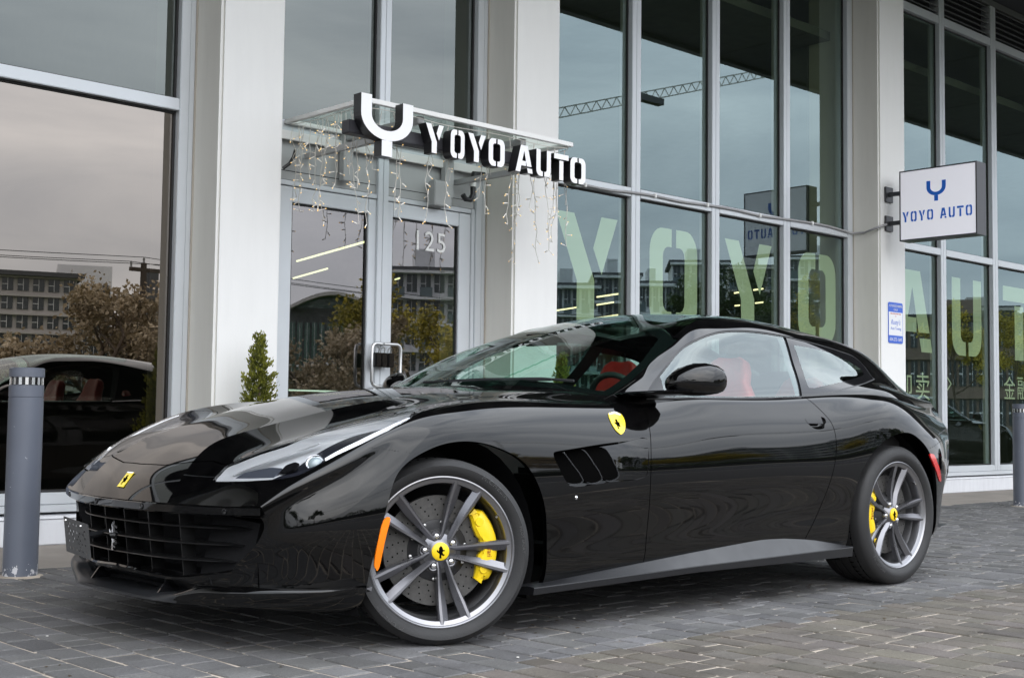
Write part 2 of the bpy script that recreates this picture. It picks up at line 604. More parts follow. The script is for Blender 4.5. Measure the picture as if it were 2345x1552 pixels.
# the parts of the pavement that the photograph does not show keep the joint-sand tone with block print
# fallen leaves and crumbs by the wheels
lf = MB()
lr = random.Random(9)
for _ in range(150):
    if lr.random() < .6: p = on_ground(*lr.choice(((1250, 1440), (1900, 1345), (2130, 1300), (700, 1440), (1800, 1350)))); p = p + np.array([lr.gauss(0, .35), lr.gauss(0, .12), 0])
    else: p = np.array([lr.uniform(1.8, 9), lr.uniform(2.1, 6.5), 0])
    s = lr.uniform(.003, .010); a = lr.uniform(0, 6.28); e = lr.uniform(.3, .9)
    pts = [(p[0] + s * math.cos(a + t) * (1 if k % 2 == 0 else e), p[1] + s * math.sin(a + t) * (1 if k % 2 == 0 else e), .0015 + lr.uniform(0, .003)) for k, t in enumerate((0, 1.2, 2.6, 3.9, 5.1))]
    lf.prism(pts, (0, 0, .0012))
o = lf.build('fallen_leaves', mat('leaf_litter', (.05, .035, .02), .9, var=.5, vscale=9)); tag(o, kind='stuff')
lf = MB()
for _ in range(26):
    p = (lr.uniform(1.9, 7), lr.uniform(2.2, 6.4)); s = lr.uniform(.003, .007)
    pts = [(p[0] + s * math.cos(t) * lr.uniform(.6, 1), p[1] + s * math.sin(t) * lr.uniform(.6, 1), .002) for t in (0, 1.2, 2.4, 3.7, 5)]
    lf.prism(pts, (0, 0, .0015))
o = lf.build('petals', mat('petal', (.72, .70, .66), .8)); tag(o, kind='stuff')
# ------------------------------------------------------------------ shop building
def stucco(name, col, var, bump):
    t = NT(name)
    b = t.n('BsdfPrincipled')
    geo = t.n('NewGeometry')
    n1 = t.n('TexNoise', Scale=.9, Detail=6.0, Roughness=.6)
    mp = t.n('Mapping'); mp.inputs['Scale'].default_value = (6, 6, .7)
    n2 = t.n('TexNoise', Scale=2.2, Detail=5.0, Roughness=.65)
    n3 = t.n('TexNoise', Scale=170, Detail=3.0)
    t.l(geo.outputs['Position'], n1.inputs['Vector']); t.l(geo.outputs['Position'], mp.inputs[0]); t.l(mp.outputs[0], n2.inputs['Vector']); t.l(geo.outputs['Position'], n3.inputs['Vector'])
    m1 = t.n('MapRange'); m1.inputs['From Min'].default_value = .35; m1.inputs['From Max'].default_value = .65; m1.inputs['To Min'].default_value = 1 - var; m1.inputs['To Max'].default_value = 1.0
    m2 = t.n('MapRange'); m2.inputs['From Min'].default_value = .30; m2.inputs['From Max'].default_value = .55; m2.inputs['To Min'].default_value = 1 - var * 1.2; m2.inputs['To Max'].default_value = 1.0
    t.l(n1.outputs['Fac'], m1.inputs['Value']); t.l(n2.outputs['Fac'], m2.inputs['Value'])
    f = t.n('Math', operation='MULTIPLY'); t.l(m1.outputs[0], f.inputs[0]); t.l(m2.outputs[0], f.inputs[1])
    sc = t.n('VectorMath', operation='SCALE'); sc.inputs[0].default_value = col; t.l(f.outputs[0], sc.inputs['Scale'])
    t.l(sc.outputs[0], b.inputs['Base Color'])
    b.inputs['Roughness'].default_value = .8
    bp = t.n('Bump', Strength=bump, Distance=.002); t.l(n3.outputs['Fac'], bp.inputs['Height']); t.l(bp.outputs[0], b.inputs['Normal'])
    return t.done(b.outputs[0])


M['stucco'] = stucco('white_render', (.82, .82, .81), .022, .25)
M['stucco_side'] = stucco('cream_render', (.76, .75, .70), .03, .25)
M['plinth'] = stucco('plinth_render', (.66, .67, .70), .09, .3)
M['frame'] = mat('window_frame_metal', (.60, .63, .66), .38, metal=.25, var=.03, vscale=3, rvar=.05)
M['frame_grey'] = mat('grey_panel', (.42, .43, .435), .45, var=.04, vscale=2)
M['gasket'] = mat('black_gasket', (.012, .012, .013), .6)
M['soffit'] = mat('dark_soffit', (.035, .037, .042), .6, var=.12, vscale=1.2)
M['louvre'] = mat('louvre_metal', (.16, .165, .17), .45, metal=.3)
M['glass_clear'] = glass_mat('shop_glass', (.78, .97, 1.0), (.60, .67, .54), ior=1.5, base=.125)
M['glass_bronze'] = glass_mat('bronze_glass', (1.0, .89, .80), (.16, .165, .15), ior=1.5, base=.235)
M['glass_green'] = glass_mat('grey_green_glass', (.90, .96, .93), (.24, .29, .25), ior=1.5, base=.10)
M['glass_door'] = glass_mat('door_glass', (.98, .93, .93), (.42, .50, .42), ior=1.5, base=.155)
M['film'] = mat('pale_green_film', (.72, .80, .68), .7)
M['room'] = mat('showroom_wall', (.16, .17, .165), .8, var=.1)
M['room_floor'] = mat('showroom_floor', (.16, .16, .15), .3)
M['led'] = mat('led_tube', (.9, .85, .6), .5, emit=(1.0, .90, .55), estr=1.8)

YW = 8.0                     # plane of the window frames
YG = 8.065                   # plane of the panes
YP = 7.672                   # face of the pillars
shop = empty('shop_building', (0, 0, 0))
tag(shop, 'white rendered shop building with tall glazed bays between square pillars', 'building')

M['joint'] = mat('joint_sealant', (.40, .37, .32), .8)
# pillars (front render and cream returns)
PIL = [(4.54, 5.045), (7.262, 7.786), (12.818, 13.371), (19.2, 19.75), (25.6, 26.15), (-1.6, -1.06)]
for a, b in PIL:
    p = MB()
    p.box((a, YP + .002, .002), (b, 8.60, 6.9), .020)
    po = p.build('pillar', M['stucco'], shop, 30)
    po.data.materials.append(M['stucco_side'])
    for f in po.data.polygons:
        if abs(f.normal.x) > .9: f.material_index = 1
    MB().box((a - .012, YW - .004, .02), (a - .001, YW + .02, 6.3)).build('sealant_joint', M['joint'], po)

ZT0, ZT1 = 2.887, 2.968      # main transom
ZH0, ZH1 = 5.765, 5.865      # window head
ZS0, ZS1 = .245, .318        # bottom rail


def bar(a, b, name='mullion', y0=YW, y1=YW + .16, m=None, bev=.004):
    return MB().box((a[0], y0, a[1]), (b[0], y1, b[1]), bev).build(name, m or M['frame'], shop, 30)


def pane(x0, x1, z0, z1, m, name='window_pane', y=YG):
    o = MB()
    vs_ = [o.bm.verts.new(p) for p in ((x0, y, z0), (x1, y, z0), (x1, y, z1), (x0, y, z1))]
    o.bm.faces.new(vs_)
    po = link(name, bpy.data.meshes.new(name), m, shop)
    o.bm.normal_update(); o.bm.to_mesh(po.data); o.bm.free()
    # black gasket round the pane
    g = MB(); w = .016
    for q in (((x0, z0), (x0 + w, z1)), ((x1 - w, z0), (x1, z1)), ((x0 + w, z0), (x1 - w, z0 + w)), ((x0 + w, z1 - w), (x1 - w, z1))):
        g.box((q[0][0], y - .012, q[0][1]), (q[1][0], y - .002, q[1][1]))
    g.build('pane_gasket', M['gasket'], po)
    return po


# each bay: list of frame verticals (x0, x1) between the pillars
def bay(xl, xr, mull, glass_lo, glass_hi, z_low=ZS1, bottom=True):
    vert = [(xl, xl + .105)] + mull + [(xr - .115, xr)]
    for i, (a, b) in enumerate(vert):
        w = b - a
        if 0 < i < len(vert) - 1:      # mullions are two joined profiles with a fine line between
            bar((a, ZS0 if bottom else 0), (a + w * .46, 6.3), 'mullion'); bar((a + w * .49, ZS0 if bottom else 0), (b, 6.3), 'mullion', y0=YW + .003)
        else:
            k = .42 if i == 0 else .58
            bar((a, ZS0 if bottom else 0), (a + w * k, 6.3), 'window_jamb', y0=YW + (.006 if i == 0 else .0)); bar((a + w * (k + .02), ZS0 if bottom else 0), (b, 6.3), 'window_jamb', y0=YW + (0 if i == 0 else .006))
    for (a, b), (c, d) in zip(vert, vert[1:]):
        bar((b + .001, ZT0), (c - .001, ZT1), 'transom', y0=YW + .002)
        bar((b + .001, ZH0), (c - .001, ZH1), 'transom', y0=YW + .002)
        if bottom:
            bar((b + .001, ZS0), (c - .001, ZS1), 'bottom_rail', y0=YW + .002)
            pane(b, c, ZS1, ZT0, glass_lo)
        pane(b, c, ZT1, ZH0, glass_hi)
    return vert


bay(-1.05, 4.535, [(.9, 1.0)], M['glass_bronze'], M['glass_green'])
bay(7.79, 12.813, [(9.066, 9.193), (10.262, 10.388), (11.476, 11.598)], M['glass_clear'], M['glass_clear'])
bay(13.376, 19.195, [(14.766, 14.900), (16.104, 16.250), (17.55, 17.68)], M['glass_clear'], M['glass_clear'])
bay(19.755, 25.595, [(21.1, 21.23), (22.45, 22.58), (23.9, 24.03)], M['glass_clear'], M['glass_clear'])
# entrance bay: glazing only above the canopy
vert = bay(5.05, 7.257, [(6.128, 6.236)], M['glass_door'], M['glass_green'], bottom=False)
# sub-sill and plinth
for a, b in ((-1.055, 4.535), (7.79, 12.814), (13.375, 19.195), (19.755, 25.595)):
    MB().box((a, YW - .012, .197), (b, YW + .16, .243), .003).build('window_sill', M['frame'], shop, 30)
    MB().hexa([(a, YW - .05, .16), (b, YW - .05, .16), (b, YW + .2, .19), (a, YW + .2, .19), (a, YW - .035, .175), (b, YW - .035, .175), (b, YW + .2, .196), (a, YW + .2, .196)]).build('flashing', M['plinth'], shop)
    MB().box((a, YW - .045, -.003), (b, YW + .25, .158), .006).build('plinth', M['plinth'], shop, 30)
# louvre band over bay four and bay three, soffit
for a, b in ((13.376, 14.766), (14.9, 16.104), (16.25, 17.55), (17.68, 19.19), (7.9, 9.066), (9.193, 10.262), (10.388, 11.476), (11.598, 12.7)):
    lv = MB().box((a, YW + .13, ZH1), (b, YW + .15, 6.30)).build('louvre_panel', M['gasket'], shop)
    z = ZH1 + .035
    while z < 6.27:
        MB().hexa([(a, YW + .012, z), (b, YW + .012, z), (b, YW + .10, z + .045), (a, YW + .10, z + .045), (a, YW + .012, z + .014), (b, YW + .012, z + .014), (b, YW + .10, z + .052), (a, YW + .10, z + .052)]).build('slat', M['louvre'], lv)
        z += .072
bar((-1.6, 6.30), (26.15, 6.385), 'head_beam', y0=YW + .003, m=M['louvre'])
sf = MB().box((-22, 3.92, 6.392), (46, 8.62, 6.75)).build('soffit', M['soffit'], shop)
for x in np.arange(-20, 46, 2.75): MB().box((x, 3.95, 6.386), (x + .02, 8.0, 6.394)).build('soffit_joint', M['gasket'], sf)
MB().box((-22, 3.80, 6.34), (46, 3.918, 7.3)).build('fascia', M['louvre'], shop)
# body of the building above and to the sides, inside room
MB().box((-22, 8.62, 6.4), (46, 26, 16)).build('upper_storeys', M['stucco'], shop)
MB().box((-22, 8.2, 0), (-1.62, 26, 6.39)).build('wall', M['stucco'], shop)
MB().box((26.9, 8.2, 0), (46, 26, 6.39)).build('wall', M['stucco'], shop)
rm = MB()
rm.box((-1.6, 25.4, 0), (26.7, 25.5, 6.3)); rm.box((-1.7, 8.3, 0), (-1.6, 25.4, 6.3)); rm.box((26.7, 8.3, 0), (26.8, 25.4, 6.3)); rm.box((-1.6, 8.3, 5.2), (26.7, 25.4, 5.3))
rm.build('room_shell', M['room'], shop)
MB().box((-1.6, 8.26, -.05), (26.7, 25.4, -.002)).build('room_floor', M['room_floor'], shop)
# partition behind the bronze bay and entrance lobby, showroom furniture
MB().box((4.6, 8.7, 0), (4.7, 20, 5.2)).build('partition', M['room'], shop)
MB().box((8.2, 14, 0), (10.4, 14.9, 1.1), .02).build('reception_desk', mat('desk_wood', (.12, .075, .045), .45), shop, 30)
MB().box((12.8, 8.6, 0), (13.36, 9.1, 5.2)).build('inner_column', M['room'], shop)
# ceiling light tubes
def on_z(u, v, z):
    d = ray(u, v); return CAMP + d * ((z - CAMH) / d[2])
for (a, b) in (((680, 598), (842, 552)), ((672, 637), (750, 615)), ((1240, 716), (1326, 703)), ((1367, 680), (1422, 672)), ((1367, 698), (1405, 692)), ((1367, 728), (1422, 720)), ((1682, 671), (1694, 669)), ((1726, 664), (1747, 661)), ((1683, 700), (1694, 699)), ((1730, 694), (1747, 692)), ((905, 640), (915, 637))):
    MB().tube([on_z(*a, 2.9), on_z(*b, 2.9)], .013, 6).build('light_tube', M['led'], shop)

# ---- entrance: doors, head panel
door_z1 = 2.405
bar((5.155, 0), (5.225, 2.532), 'door_jamb', y0=YW + .012); bar((7.105, 0), (7.142, 2.532), 'door_jamb', y0=YW + .012)
bar((5.228, 2.495), (7.102, 2.532), 'door_head', y0=YW + .014)
MB().box((5.16, YW + .03, 2.538), (7.138, YW + .12, 2.885)).build('head_panel', M['frame_grey'], shop)
MB().box((5.16, YW + .028, 2.600), (7.137, YW + .032, 2.605)).build('panel_joint', M['gasket'], shop)
DOORS = []
for (x0, x1, g0, g1) in ((5.228, 6.170, 5.362, 6.055), (6.176, 7.103, 6.294, 6.976)):
    d = empty('door', (x0, YW + .02, 0), 0, shop)
    q = MB()
    for a, b in (((0, .01), (g0 - x0, 2.488)), ((g1 - x0, .01), (x1 - x0, 2.488))): q.box((a[0], 0, a[1]), (b[0], .05, b[1]), .004)
    q.box((g0 - x0 + .0005, .001, 2.376), (g1 - x0 - .0005, .05, 2.488), .004); q.box((g0 - x0 + .0005, .001, .01), (g1 - x0 - .0005, .05, .25), .004)
    q.build('door_frame', M['frame'], d, 30)
    pm = bpy.data.meshes.new('door_glass'); pm.from_pydata([(g0 - x0, .03, .25), (g1 - x0, .03, .25), (g1 - x0, .03, 2.376), (g0 - x0, .03, 2.376)], [], [(0, 1, 2, 3)])
    link('door_glass', pm, M['glass_door'], d)
    q = MB(); w = .014
    for a, b in (((g0 - x0, .25), (g0 - x0 + w, 2.376)), ((g1 - x0 - w, .25), (g1 - x0, 2.376)), ((g0 - x0 + w, 2.376 - w), (g1 - x0 - w, 2.376))): q.box((a[0], .018, a[1]), (b[0], .026, b[1]))
    q.build('pane_gasket', M['gasket'], d)
    MB().box((g0 - x0, .028, 1.0), (g1 - x0, .0295, 1.012)).build('manifestation_line', mat('etched_line', (.45, .62, .45), .6), d)
    DOORS.append((d, x0, x1, g0, g1))
M['pull'] = mat('satin_steel', (.72, .72, .72), .3, metal=1.0)
for k, (d, x0, x1, g0, g1) in enumerate(DOORS):
    xa = (on_wall(872, 835, YW - .05)[0] if k == 0 else on_wall(880, 835, YW - .05)[0]) - x0
    xb = (on_wall(851, 835, YW - .05)[0] if k == 0 else on_wall(916, 835, YW - .05)[0]) - x0
    z0, z1 = on_wall(875, 884, YW - .05)[2], on_wall(875, 787, YW - .05)[2]
    r = .035 if k else -.035
    base = [(xa, -.015, z1), (xa, -.07, z1), (xb - r, -.075, z1), (xb - r * .3, -.075, z1 - abs(r) * .3), (xb, -.075, z1 - abs(r)), (xb, -.075, z0 + abs(r)), (xb - r * .3, -.075, z0 + abs(r) * .3), (xb - r, -.075, z0), (xa, -.07, z0), (xa, -.015, z0)]
    MB().tube(base, .0125, 10).build('door_pull', M['pull'], d, 60)
    MB().lathe([(.0005, -.018), (.02, -.018), (.022, 0)], 18, 'Y', ((g1 - x0 + .05) if k == 0 else .05, 0, .98)).build('lock_cylinder', M['pull'], d, 40)
# key safes chained through the pulls
zc = on_wall(878, 820, YW - .07)[2]
for xx, wh in ((on_wall(864, 820, YW - .07)[0], 'left'), (on_wall(877, 820, YW - .07)[0], 'middle'), (on_wall(893, 820, YW - .07)[0], 'right')):
    k_ = empty('padlock', (xx, YW - .062, zc), 0)
    tag(k_, wh + ' one of three black key safes hung on the steel door pulls', 'padlock', 'key safes hung from the door pulls')
    MB().box((-.030, -.03, -.07), (.030, .02, .04), .008).build('lock_body', M['gloss_black'], k_, 40)
    MB().tube([(-.018, 0, .04), (-.018, -.008, .07), (-.008, -.012, .082), (.008, -.012, .082), (.018, -.008, .07), (.018, 0, .04)], .004, 6).build('shackle', M['steel'], k_, 60)

# ---- canopy: glass sheet in a white angle frame on two flat brackets
cn = empty('canopy', (0, 0, 0), 0, shop)
CY0, CZ = 7.03, 2.94
CX0, CX1 = 5.262, 7.262
M['canopy_glass'] = glass_mat('canopy_glass', (.9, .95, .92), (.80, .88, .83), ior=1.5, base=.04)
M['white_metal'] = mat('white_metal', (.80, .80, .79), .4)
f = MB()
f.box((CX0, CY0, CZ - .006), (CX1 + .02, CY0 + .035, CZ + .028), .003)
f.box((CX0, CY0 + .036, CZ - .006), (CX0 + .035, YW - .002, CZ + .024), .003)
f.box((CX1 - .015, CY0 + .036, CZ - .006), (CX1 + .02, YW - .002, CZ + .024), .003)
f.box((CX0 - .3 if False else CX0 + .036, YW - .04, CZ - .006), (CX1 - .016, YW - .002, CZ + .024), .003)
f.build('canopy_frame', M['white_metal'], cn, 30)
pm = bpy.data.meshes.new('canopy_pane'); pm.from_pydata([(CX0 + .02, CY0 + .02, CZ + .012), (CX1, CY0 + .02, CZ + .012), (CX1, YW - .02, CZ + .012), (CX0 + .02, YW - .02, CZ + .012)], [], [(0, 1, 2, 3)])
link('canopy_pane', pm, M['canopy_glass'], cn)
for x in (5.80, 6.80):
    MB().box((x - .03, CY0 + .06, CZ - .055), (x + .03, YW - .002, CZ - .008), .004).build('canopy_bracket', M['frame_grey'], cn, 30)
    MB().box((x - .045, YW - .06, CZ - .36), (x + .045, YW - .002, CZ - .008), .004).build('bracket_plate', M['frame_grey'], cn, 30)
MB().box((5.055, YW - .03, 2.82), (7.25, YW - .003, 2.884), .003).build('canopy_rail', M['white_metal'], cn, 30)
# drain pipe with trap and a small camera under the canopy
pv = MB().tube([on_wall(1108, 400, 7.93), on_wall(1085, 398, 7.9), on_wall(1083, 420, 7.9), on_wall(1083, 446, 7.9), on_wall(1076, 458, 7.9), on_wall(1066, 456, 7.9), on_wall(1060, 446, 7.9)], .022, 10).build('drain_pipe', M['satin_black'], shop, 60)
MB().tube([on_wall(1083, 408, 7.9), on_wall(1083, 428, 7.9)], .029, 10).build('pipe_sleeve', M['white_metal'], pv, 60)
MB().box((6.62, YW - .09, 2.50), (6.80, YW - .004, 2.70), .006).build('junction_box', M['frame_grey'], shop, 30)
MB().tube([on_wall(648, 386, 7.95), on_wall(662, 376, 7.93), on_wall(672, 360, 7.93), on_wall(676, 345, 7.95)], .012, 8).build('cable_loop', M['satin_black'], shop, 60)

# street number on the right-hand door
me, co = text_mesh('125', .225, .0005, 1.0, spacing=1.1)
c0 = on_wall(984, 556, YW + .044)
put_mesh('door_number', me, np.stack([c0[0] + co[:, 0], np.full(len(co), YW + .0440) - co[:, 2], c0[2] + co[:, 1]], 1), M['white'], shop)
# ------------------------------------------------------------------ car body: fair surfaces through measured lines
def fair(t, vals, tg, lam):
    """smoothing spline (penalised least squares) of samples, evaluated on tg"""
    n = 160
    g = np.linspace(t[0], t[-1], n)
    h = g[1] - g[0]
    A = np.zeros((n, n)); rhs = np.zeros((n, vals.shape[1]))
    w = np.ones(len(t)); w[0] = w[-1] = 20
    for ti, vi, wi in zip(t, vals, w):
        k = min(int((ti - g[0]) / h), n - 2)
        a = (ti - g[k]) / h
        row = {k: 1 - a, k + 1: a}
        for i, ci in row.items():
            rhs[i] += wi * ci * vi
            for j, cj in row.items(): A[i, j] += wi * ci * cj
    D = np.zeros((n - 2, n))
    for i in range(n - 2): D[i, i:i + 3] = (1, -2, 1)
    A += lam / h ** 3 * (D.T @ D) + 1e-9 * np.eye(n)
    f = np.linalg.solve(A, rhs)
    # cubic (Catmull-Rom) read-out
    u = np.clip((tg - g[0]) / h, 0, n - 1 - 1e-9)
    k = u.astype(int); a = (u - k)[:, None]
    fm = np.vstack([2 * f[0] - f[1], f, 2 * f[-1] - f[-2]])
    p0, p1, p2, p3 = fm[k], fm[k + 1], fm[k + 2], fm[k + 3]
    return 0.5 * (2 * p1 + (p2 - p0) * a + (2 * p0 - 5 * p1 + 4 * p2 - p3) * a ** 2 + (3 * p1 - p0 - 3 * p2 + p3) * a ** 3)


def natural_basis(v, vg):
    """matrix that maps values at knots v to a natural cubic spline on vg"""
    n = len(v)
    h = np.diff(v)
    A = np.zeros((n, n)); B = np.zeros((n, n))
    A[0, 0] = A[-1, -1] = 1
    for i in range(1, n - 1):
        A[i, i - 1], A[i, i], A[i, i + 1] = h[i - 1], 2 * (h[i - 1] + h[i]), h[i]
        B[i, i - 1] = 6 / h[i - 1]; B[i, i] = -6 / h[i - 1] - 6 / h[i]; B[i, i + 1] = 6 / h[i]
    M2 = np.linalg.solve(A, B)
    out = np.zeros((len(vg), n))
    for r, x in enumerate(vg):
        k = min(max(np.searchsorted(v, x) - 1, 0), n - 2)
        a = (v[k + 1] - x) / h[k]; b = 1 - a
        out[r, k] += a; out[r, k + 1] += b
        out[r] += ((a ** 3 - a) * M2[k] + (b ** 3 - b) * M2[k + 1]) * h[k] ** 2 / 6
    return out


def rails_eval(rails, nu, lam, pw=1.0):
    out = []
    for r in rails:
        P = np.array(r, float)
        s = np.r_[0, np.cumsum(np.linalg.norm(np.diff(P, axis=0), axis=1))]
        s /= s[-1]
        out.append(fair(s, P, np.linspace(0, 1, nu), lam))
    return np.stack(out, 1)          # nu, nrails, 3


def skin(rails_g, splits, counts, mirror_last=True):
    """spline across the rails; 'splits' are rail indices where a crease may stand. Returns grid P, normals N and row of each rail"""
    nu, nr, _ = rails_g.shape
    bl = [0] + list(splits) + [nr - 1]
    rowsP, rowsN, vidx = [], [], []
    for bi in range(len(bl) - 1):
        i0, i1 = bl[bi], bl[bi + 1]
        K = rails_g[:, i0:i1 + 1]
        last = (bi == len(bl) - 2) and mirror_last
        if last:
            Km = K[:, :-1][:, ::-1] * np.array([1, -1, 1])
            K = np.concatenate([K, Km], 1)
        d = np.linalg.norm(np.diff(K, axis=1), axis=2).mean(0) ** 0.75
        v = np.r_[0, np.cumsum(d)]
        vend = v[i1 - i0]
        vg = np.linspace(0, vend, counts[bi] + 1)
        M = natural_basis(v, vg)
        S = np.einsum('rk,ukc->urc', M, K)
        Mp = natural_basis(v, np.clip(vg + 1e-4 * v[-1], 0, v[-1])); Mm = natural_basis(v, np.clip(vg - 1e-4 * v[-1], 0, v[-1]))
        dv = np.einsum('rk,ukc->urc', Mp - Mm, K)
        du = np.gradient(S, axis=0)
        N = np.cross(dv, du)
        N /= np.linalg.norm(N, axis=2, keepdims=True) + 1e-12
        rowsP.append(S); rowsN.append(N); vidx.append(np.full(S.shape[1], bi))
    return rowsP, rowsN


def grid_tris(nu, nv, off=0):
    i = np.arange(nu - 1)[:, None] * nv + np.arange(nv - 1)[None, :]
    i = i.ravel() + off
    a, b, c, d = i, i + 1, i + nv + 1, i + nv
    return np.concatenate([np.stack([a, b, c], 1), np.stack([a, c, d], 1)])


class Surf:
    """triangle soup with normals, cut by scalar fields"""
    def __init__(s, V, N, T): s.V, s.N, s.T = V, N, T

    @staticmethod
    def from_patches(Ps, Ns):
        V, N, T, off = [], [], [], 0
        for P, Nn in zip(Ps, Ns):
            nu, nv, _ = P.shape
            V.append(P.reshape(-1, 3)); N.append(Nn.reshape(-1, 3)); T.append(grid_tris(nu, nv, off)); off += nu * nv
        return Surf(np.concatenate(V), np.concatenate(N), np.concatenate(T))

    def compact(s):
        u, inv = np.unique(s.T, return_inverse=True)
        return Surf(s.V[u], s.N[u], inv.reshape(s.T.shape))

    def clip(s, f):
        """keep where f >= 0"""
        if len(s.T) == 0: return s
        f = np.asarray(f, float)
        f = np.where(np.abs(f) < 1e-9, 1e-9, f)
        ins = f > 0
        cnt = ins[s.T].sum(1)
        keep = s.T[cnt == 3]
        V, N = [s.V], [s.N]
        base = len(s.V)
        new = [keep]
        mix = s.T[(cnt == 1) | (cnt == 2)]
        if len(mix):
            im = ins[mix]; c = im.sum(1)
            # rotate so that the odd vertex is first
            odd = np.where(c == 1, im.argmax(1), (~im).argmax(1))
            r = np.arange(len(mix))
            a = mix[r, odd]; b = mix[r, (odd + 1) % 3]; d = mix[r, (odd + 2) % 3]
            E = np.concatenate([np.stack([a, b], 1), np.stack([a, d], 1)])
            Es = np.sort(E, 1)
            key = Es[:, 0].astype(np.int64) * (base + 1) + Es[:, 1]
            uk, first, inv = np.unique(key, return_index=True, return_inverse=True)
            e0, e1 = Es[first, 0], Es[first, 1]
            w = (f[e0] / (f[e0] - f[e1]))[:, None]
            V.append(s.V[e0] * (1 - w) + s.V[e1] * w)
            nn = s.N[e0] * (1 - w) + s.N[e1] * w
            N.append(nn / (np.linalg.norm(nn, axis=1, keepdims=True) + 1e-12))
            ab = base + inv[:len(mix)]; ad = base + inv[len(mix):]
            one = c == 1
            new.append(np.stack([a, ab, ad], 1)[one])
            two = ~one
            new.append(np.stack([ab, b, d], 1)[two])
            new.append(np.stack([ab, d, ad], 1)[two])
        return Surf(np.concatenate(V), np.concatenate(N), np.concatenate(new)).compact()

    def where(s, m):
        """keep triangles whose three vertices satisfy m"""
        return Surf(s.V, s.N, s.T[m[s.T].all(1)]).compact()

    def inside(s, poly, ax, gap=0.0, reg=None):
        return s.clip(sdist(s.V[:, ax], poly) - gap)

    def outside(s, poly, ax, gap=0.0):
        return s.clip(-sdist(s.V[:, ax], poly) - gap)

    def boundary(s):
        T = s.T
        E = np.concatenate([T[:, [0, 1]], T[:, [1, 2]], T[:, [2, 0]]])
        key = np.sort(E, 1)
        k = key[:, 0].astype(np.int64) * (len(s.V) + 1) + key[:, 1]
        u, idx, c = np.unique(k, return_index=True, return_counts=True)
        return E[idx[c == 1]]

    def weld(s, d=1e-6):
        q = np.round(s.V / d).astype(np.int64)
        u, idx, inv = np.unique(q, axis=0, return_index=True, return_inverse=True)
        return s

    def flange(s, depth=0.012, skip_mid=True):
        """turn the cut edges inwards so that the panel has a visible thickness"""
        B = s.boundary()
        if skip_mid:
            m = (np.abs(s.V[B[:, 0], 1]) < 1e-4) & (np.abs(s.V[B[:, 1], 1]) < 1e-4)
            B = B[~m]
        n = len(s.V)
        u, inv = np.unique(B, return_inverse=True)
        inv = inv.reshape(B.shape)
        k = len(u)
        Vt, Nt = s.V[u], s.N[u]
        Vb = Vt - Nt * depth
        t = s.V[B[:, 1]] - s.V[B[:, 0]]
        fn = np.cross(t, s.N[B[:, 0]])
        acc = np.zeros((k, 3))
        np.add.at(acc, inv[:, 0], fn); np.add.at(acc, inv[:, 1], fn)
        acc /= np.linalg.norm(acc, axis=1, keepdims=True) + 1e-12
        V = np.concatenate([s.V, Vt, Vb]); N = np.concatenate([s.N, acc, acc])
        a, b = n + inv[:, 0], n + inv[:, 1]
        c, d = b + k, a + k
        T = np.concatenate([s.T, np.stack([b, a, d], 1), np.stack([b, d, c], 1)])
        return Surf(V, N, T)

    def offset(s, d): return Surf(s.V + s.N * d, s.N, s.T)

    def near(s):     # outward y>0 half  ->  the side that faces the street
        return Surf(s.V * np.array([1, -1, 1]), s.N * np.array([1, -1, 1]), s.T[:, ::-1])

    def both(s):
        o = s.near()
        return Surf(np.concatenate([s.V, o.V]), np.concatenate([s.N, o.N]), np.concatenate([s.T, o.T + len(s.V)]))

    def obj(s, name, mat, parent): return link(name, mesh_np(name, s.V, s.T, s.N), mat, parent)


def sdist(P, poly):
    """signed distance to a closed polygon, positive inside"""
    poly = np.asarray(poly, float)
    a = poly; b = np.roll(poly, -1, 0)
    best = np.full(len(P), 1e9); ins = np.zeros(len(P), bool)
    for (x0, y0), (x1, y1) in zip(a, b):
        dx, dy = x1 - x0, y1 - y0
        L = dx * dx + dy * dy + 1e-18
        t = np.clip(((P[:, 0] - x0) * dx + (P[:, 1] - y0) * dy) / L, 0, 1)
        d = (P[:, 0] - x0 - t * dx) ** 2 + (P[:, 1] - y0 - t * dy) ** 2
        best = np.minimum(best, d)
        if y0 != y1:
            c = ((y0 > P[:, 1]) != (y1 > P[:, 1])) & (P[:, 0] < dx * (P[:, 1] - y0) / dy + x0)
            ins ^= c
    return np.where(ins, 1, -1) * np.sqrt(best)


def curve2(pts, n=8, closed=False):
    """dense smooth polyline through 2D/3D points (centripetal Catmull-Rom); repeat a point for a corner"""
    P = np.array(pts, float)
    out = []
    m = len(P)
    rng = range(m) if closed else range(m - 1)
    for i in rng:
        p1, p2 = P[i], P[(i + 1) % m]
        if np.allclose(p1, p2): continue
        p0 = P[i - 1] if (closed or i > 0) else 2 * p1 - p2
        p3 = P[(i + 2) % m] if (closed or i + 2 < m) else 2 * p2 - p1
        if np.allclose(p0, p1): p0 = 2 * p1 - p2
        if np.allclose(p3, p2): p3 = 2 * p2 - p1
        d1, d2, d3 = (max(np.linalg.norm(x) ** 0.5, 1e-6) for x in (p1 - p0, p2 - p1, p3 - p2))
        m1 = ((p1 - p0) / d1 - (p2 - p0) / (d1 + d2) + (p2 - p1) / d2) * d2
        m2 = ((p2 - p1) / d2 - (p3 - p1) / (d2 + d3) + (p3 - p2) / d3) * d2
        for k in range(n):
            t = k / n
            out.append((2 * t ** 3 - 3 * t ** 2 + 1) * p1 + (t ** 3 - 2 * t ** 2 + t) * m1 + (-2 * t ** 3 + 3 * t ** 2) * p2 + (t ** 3 - t ** 2) * m2)
    if not closed: out.append(P[-1])
    return np.array(out)
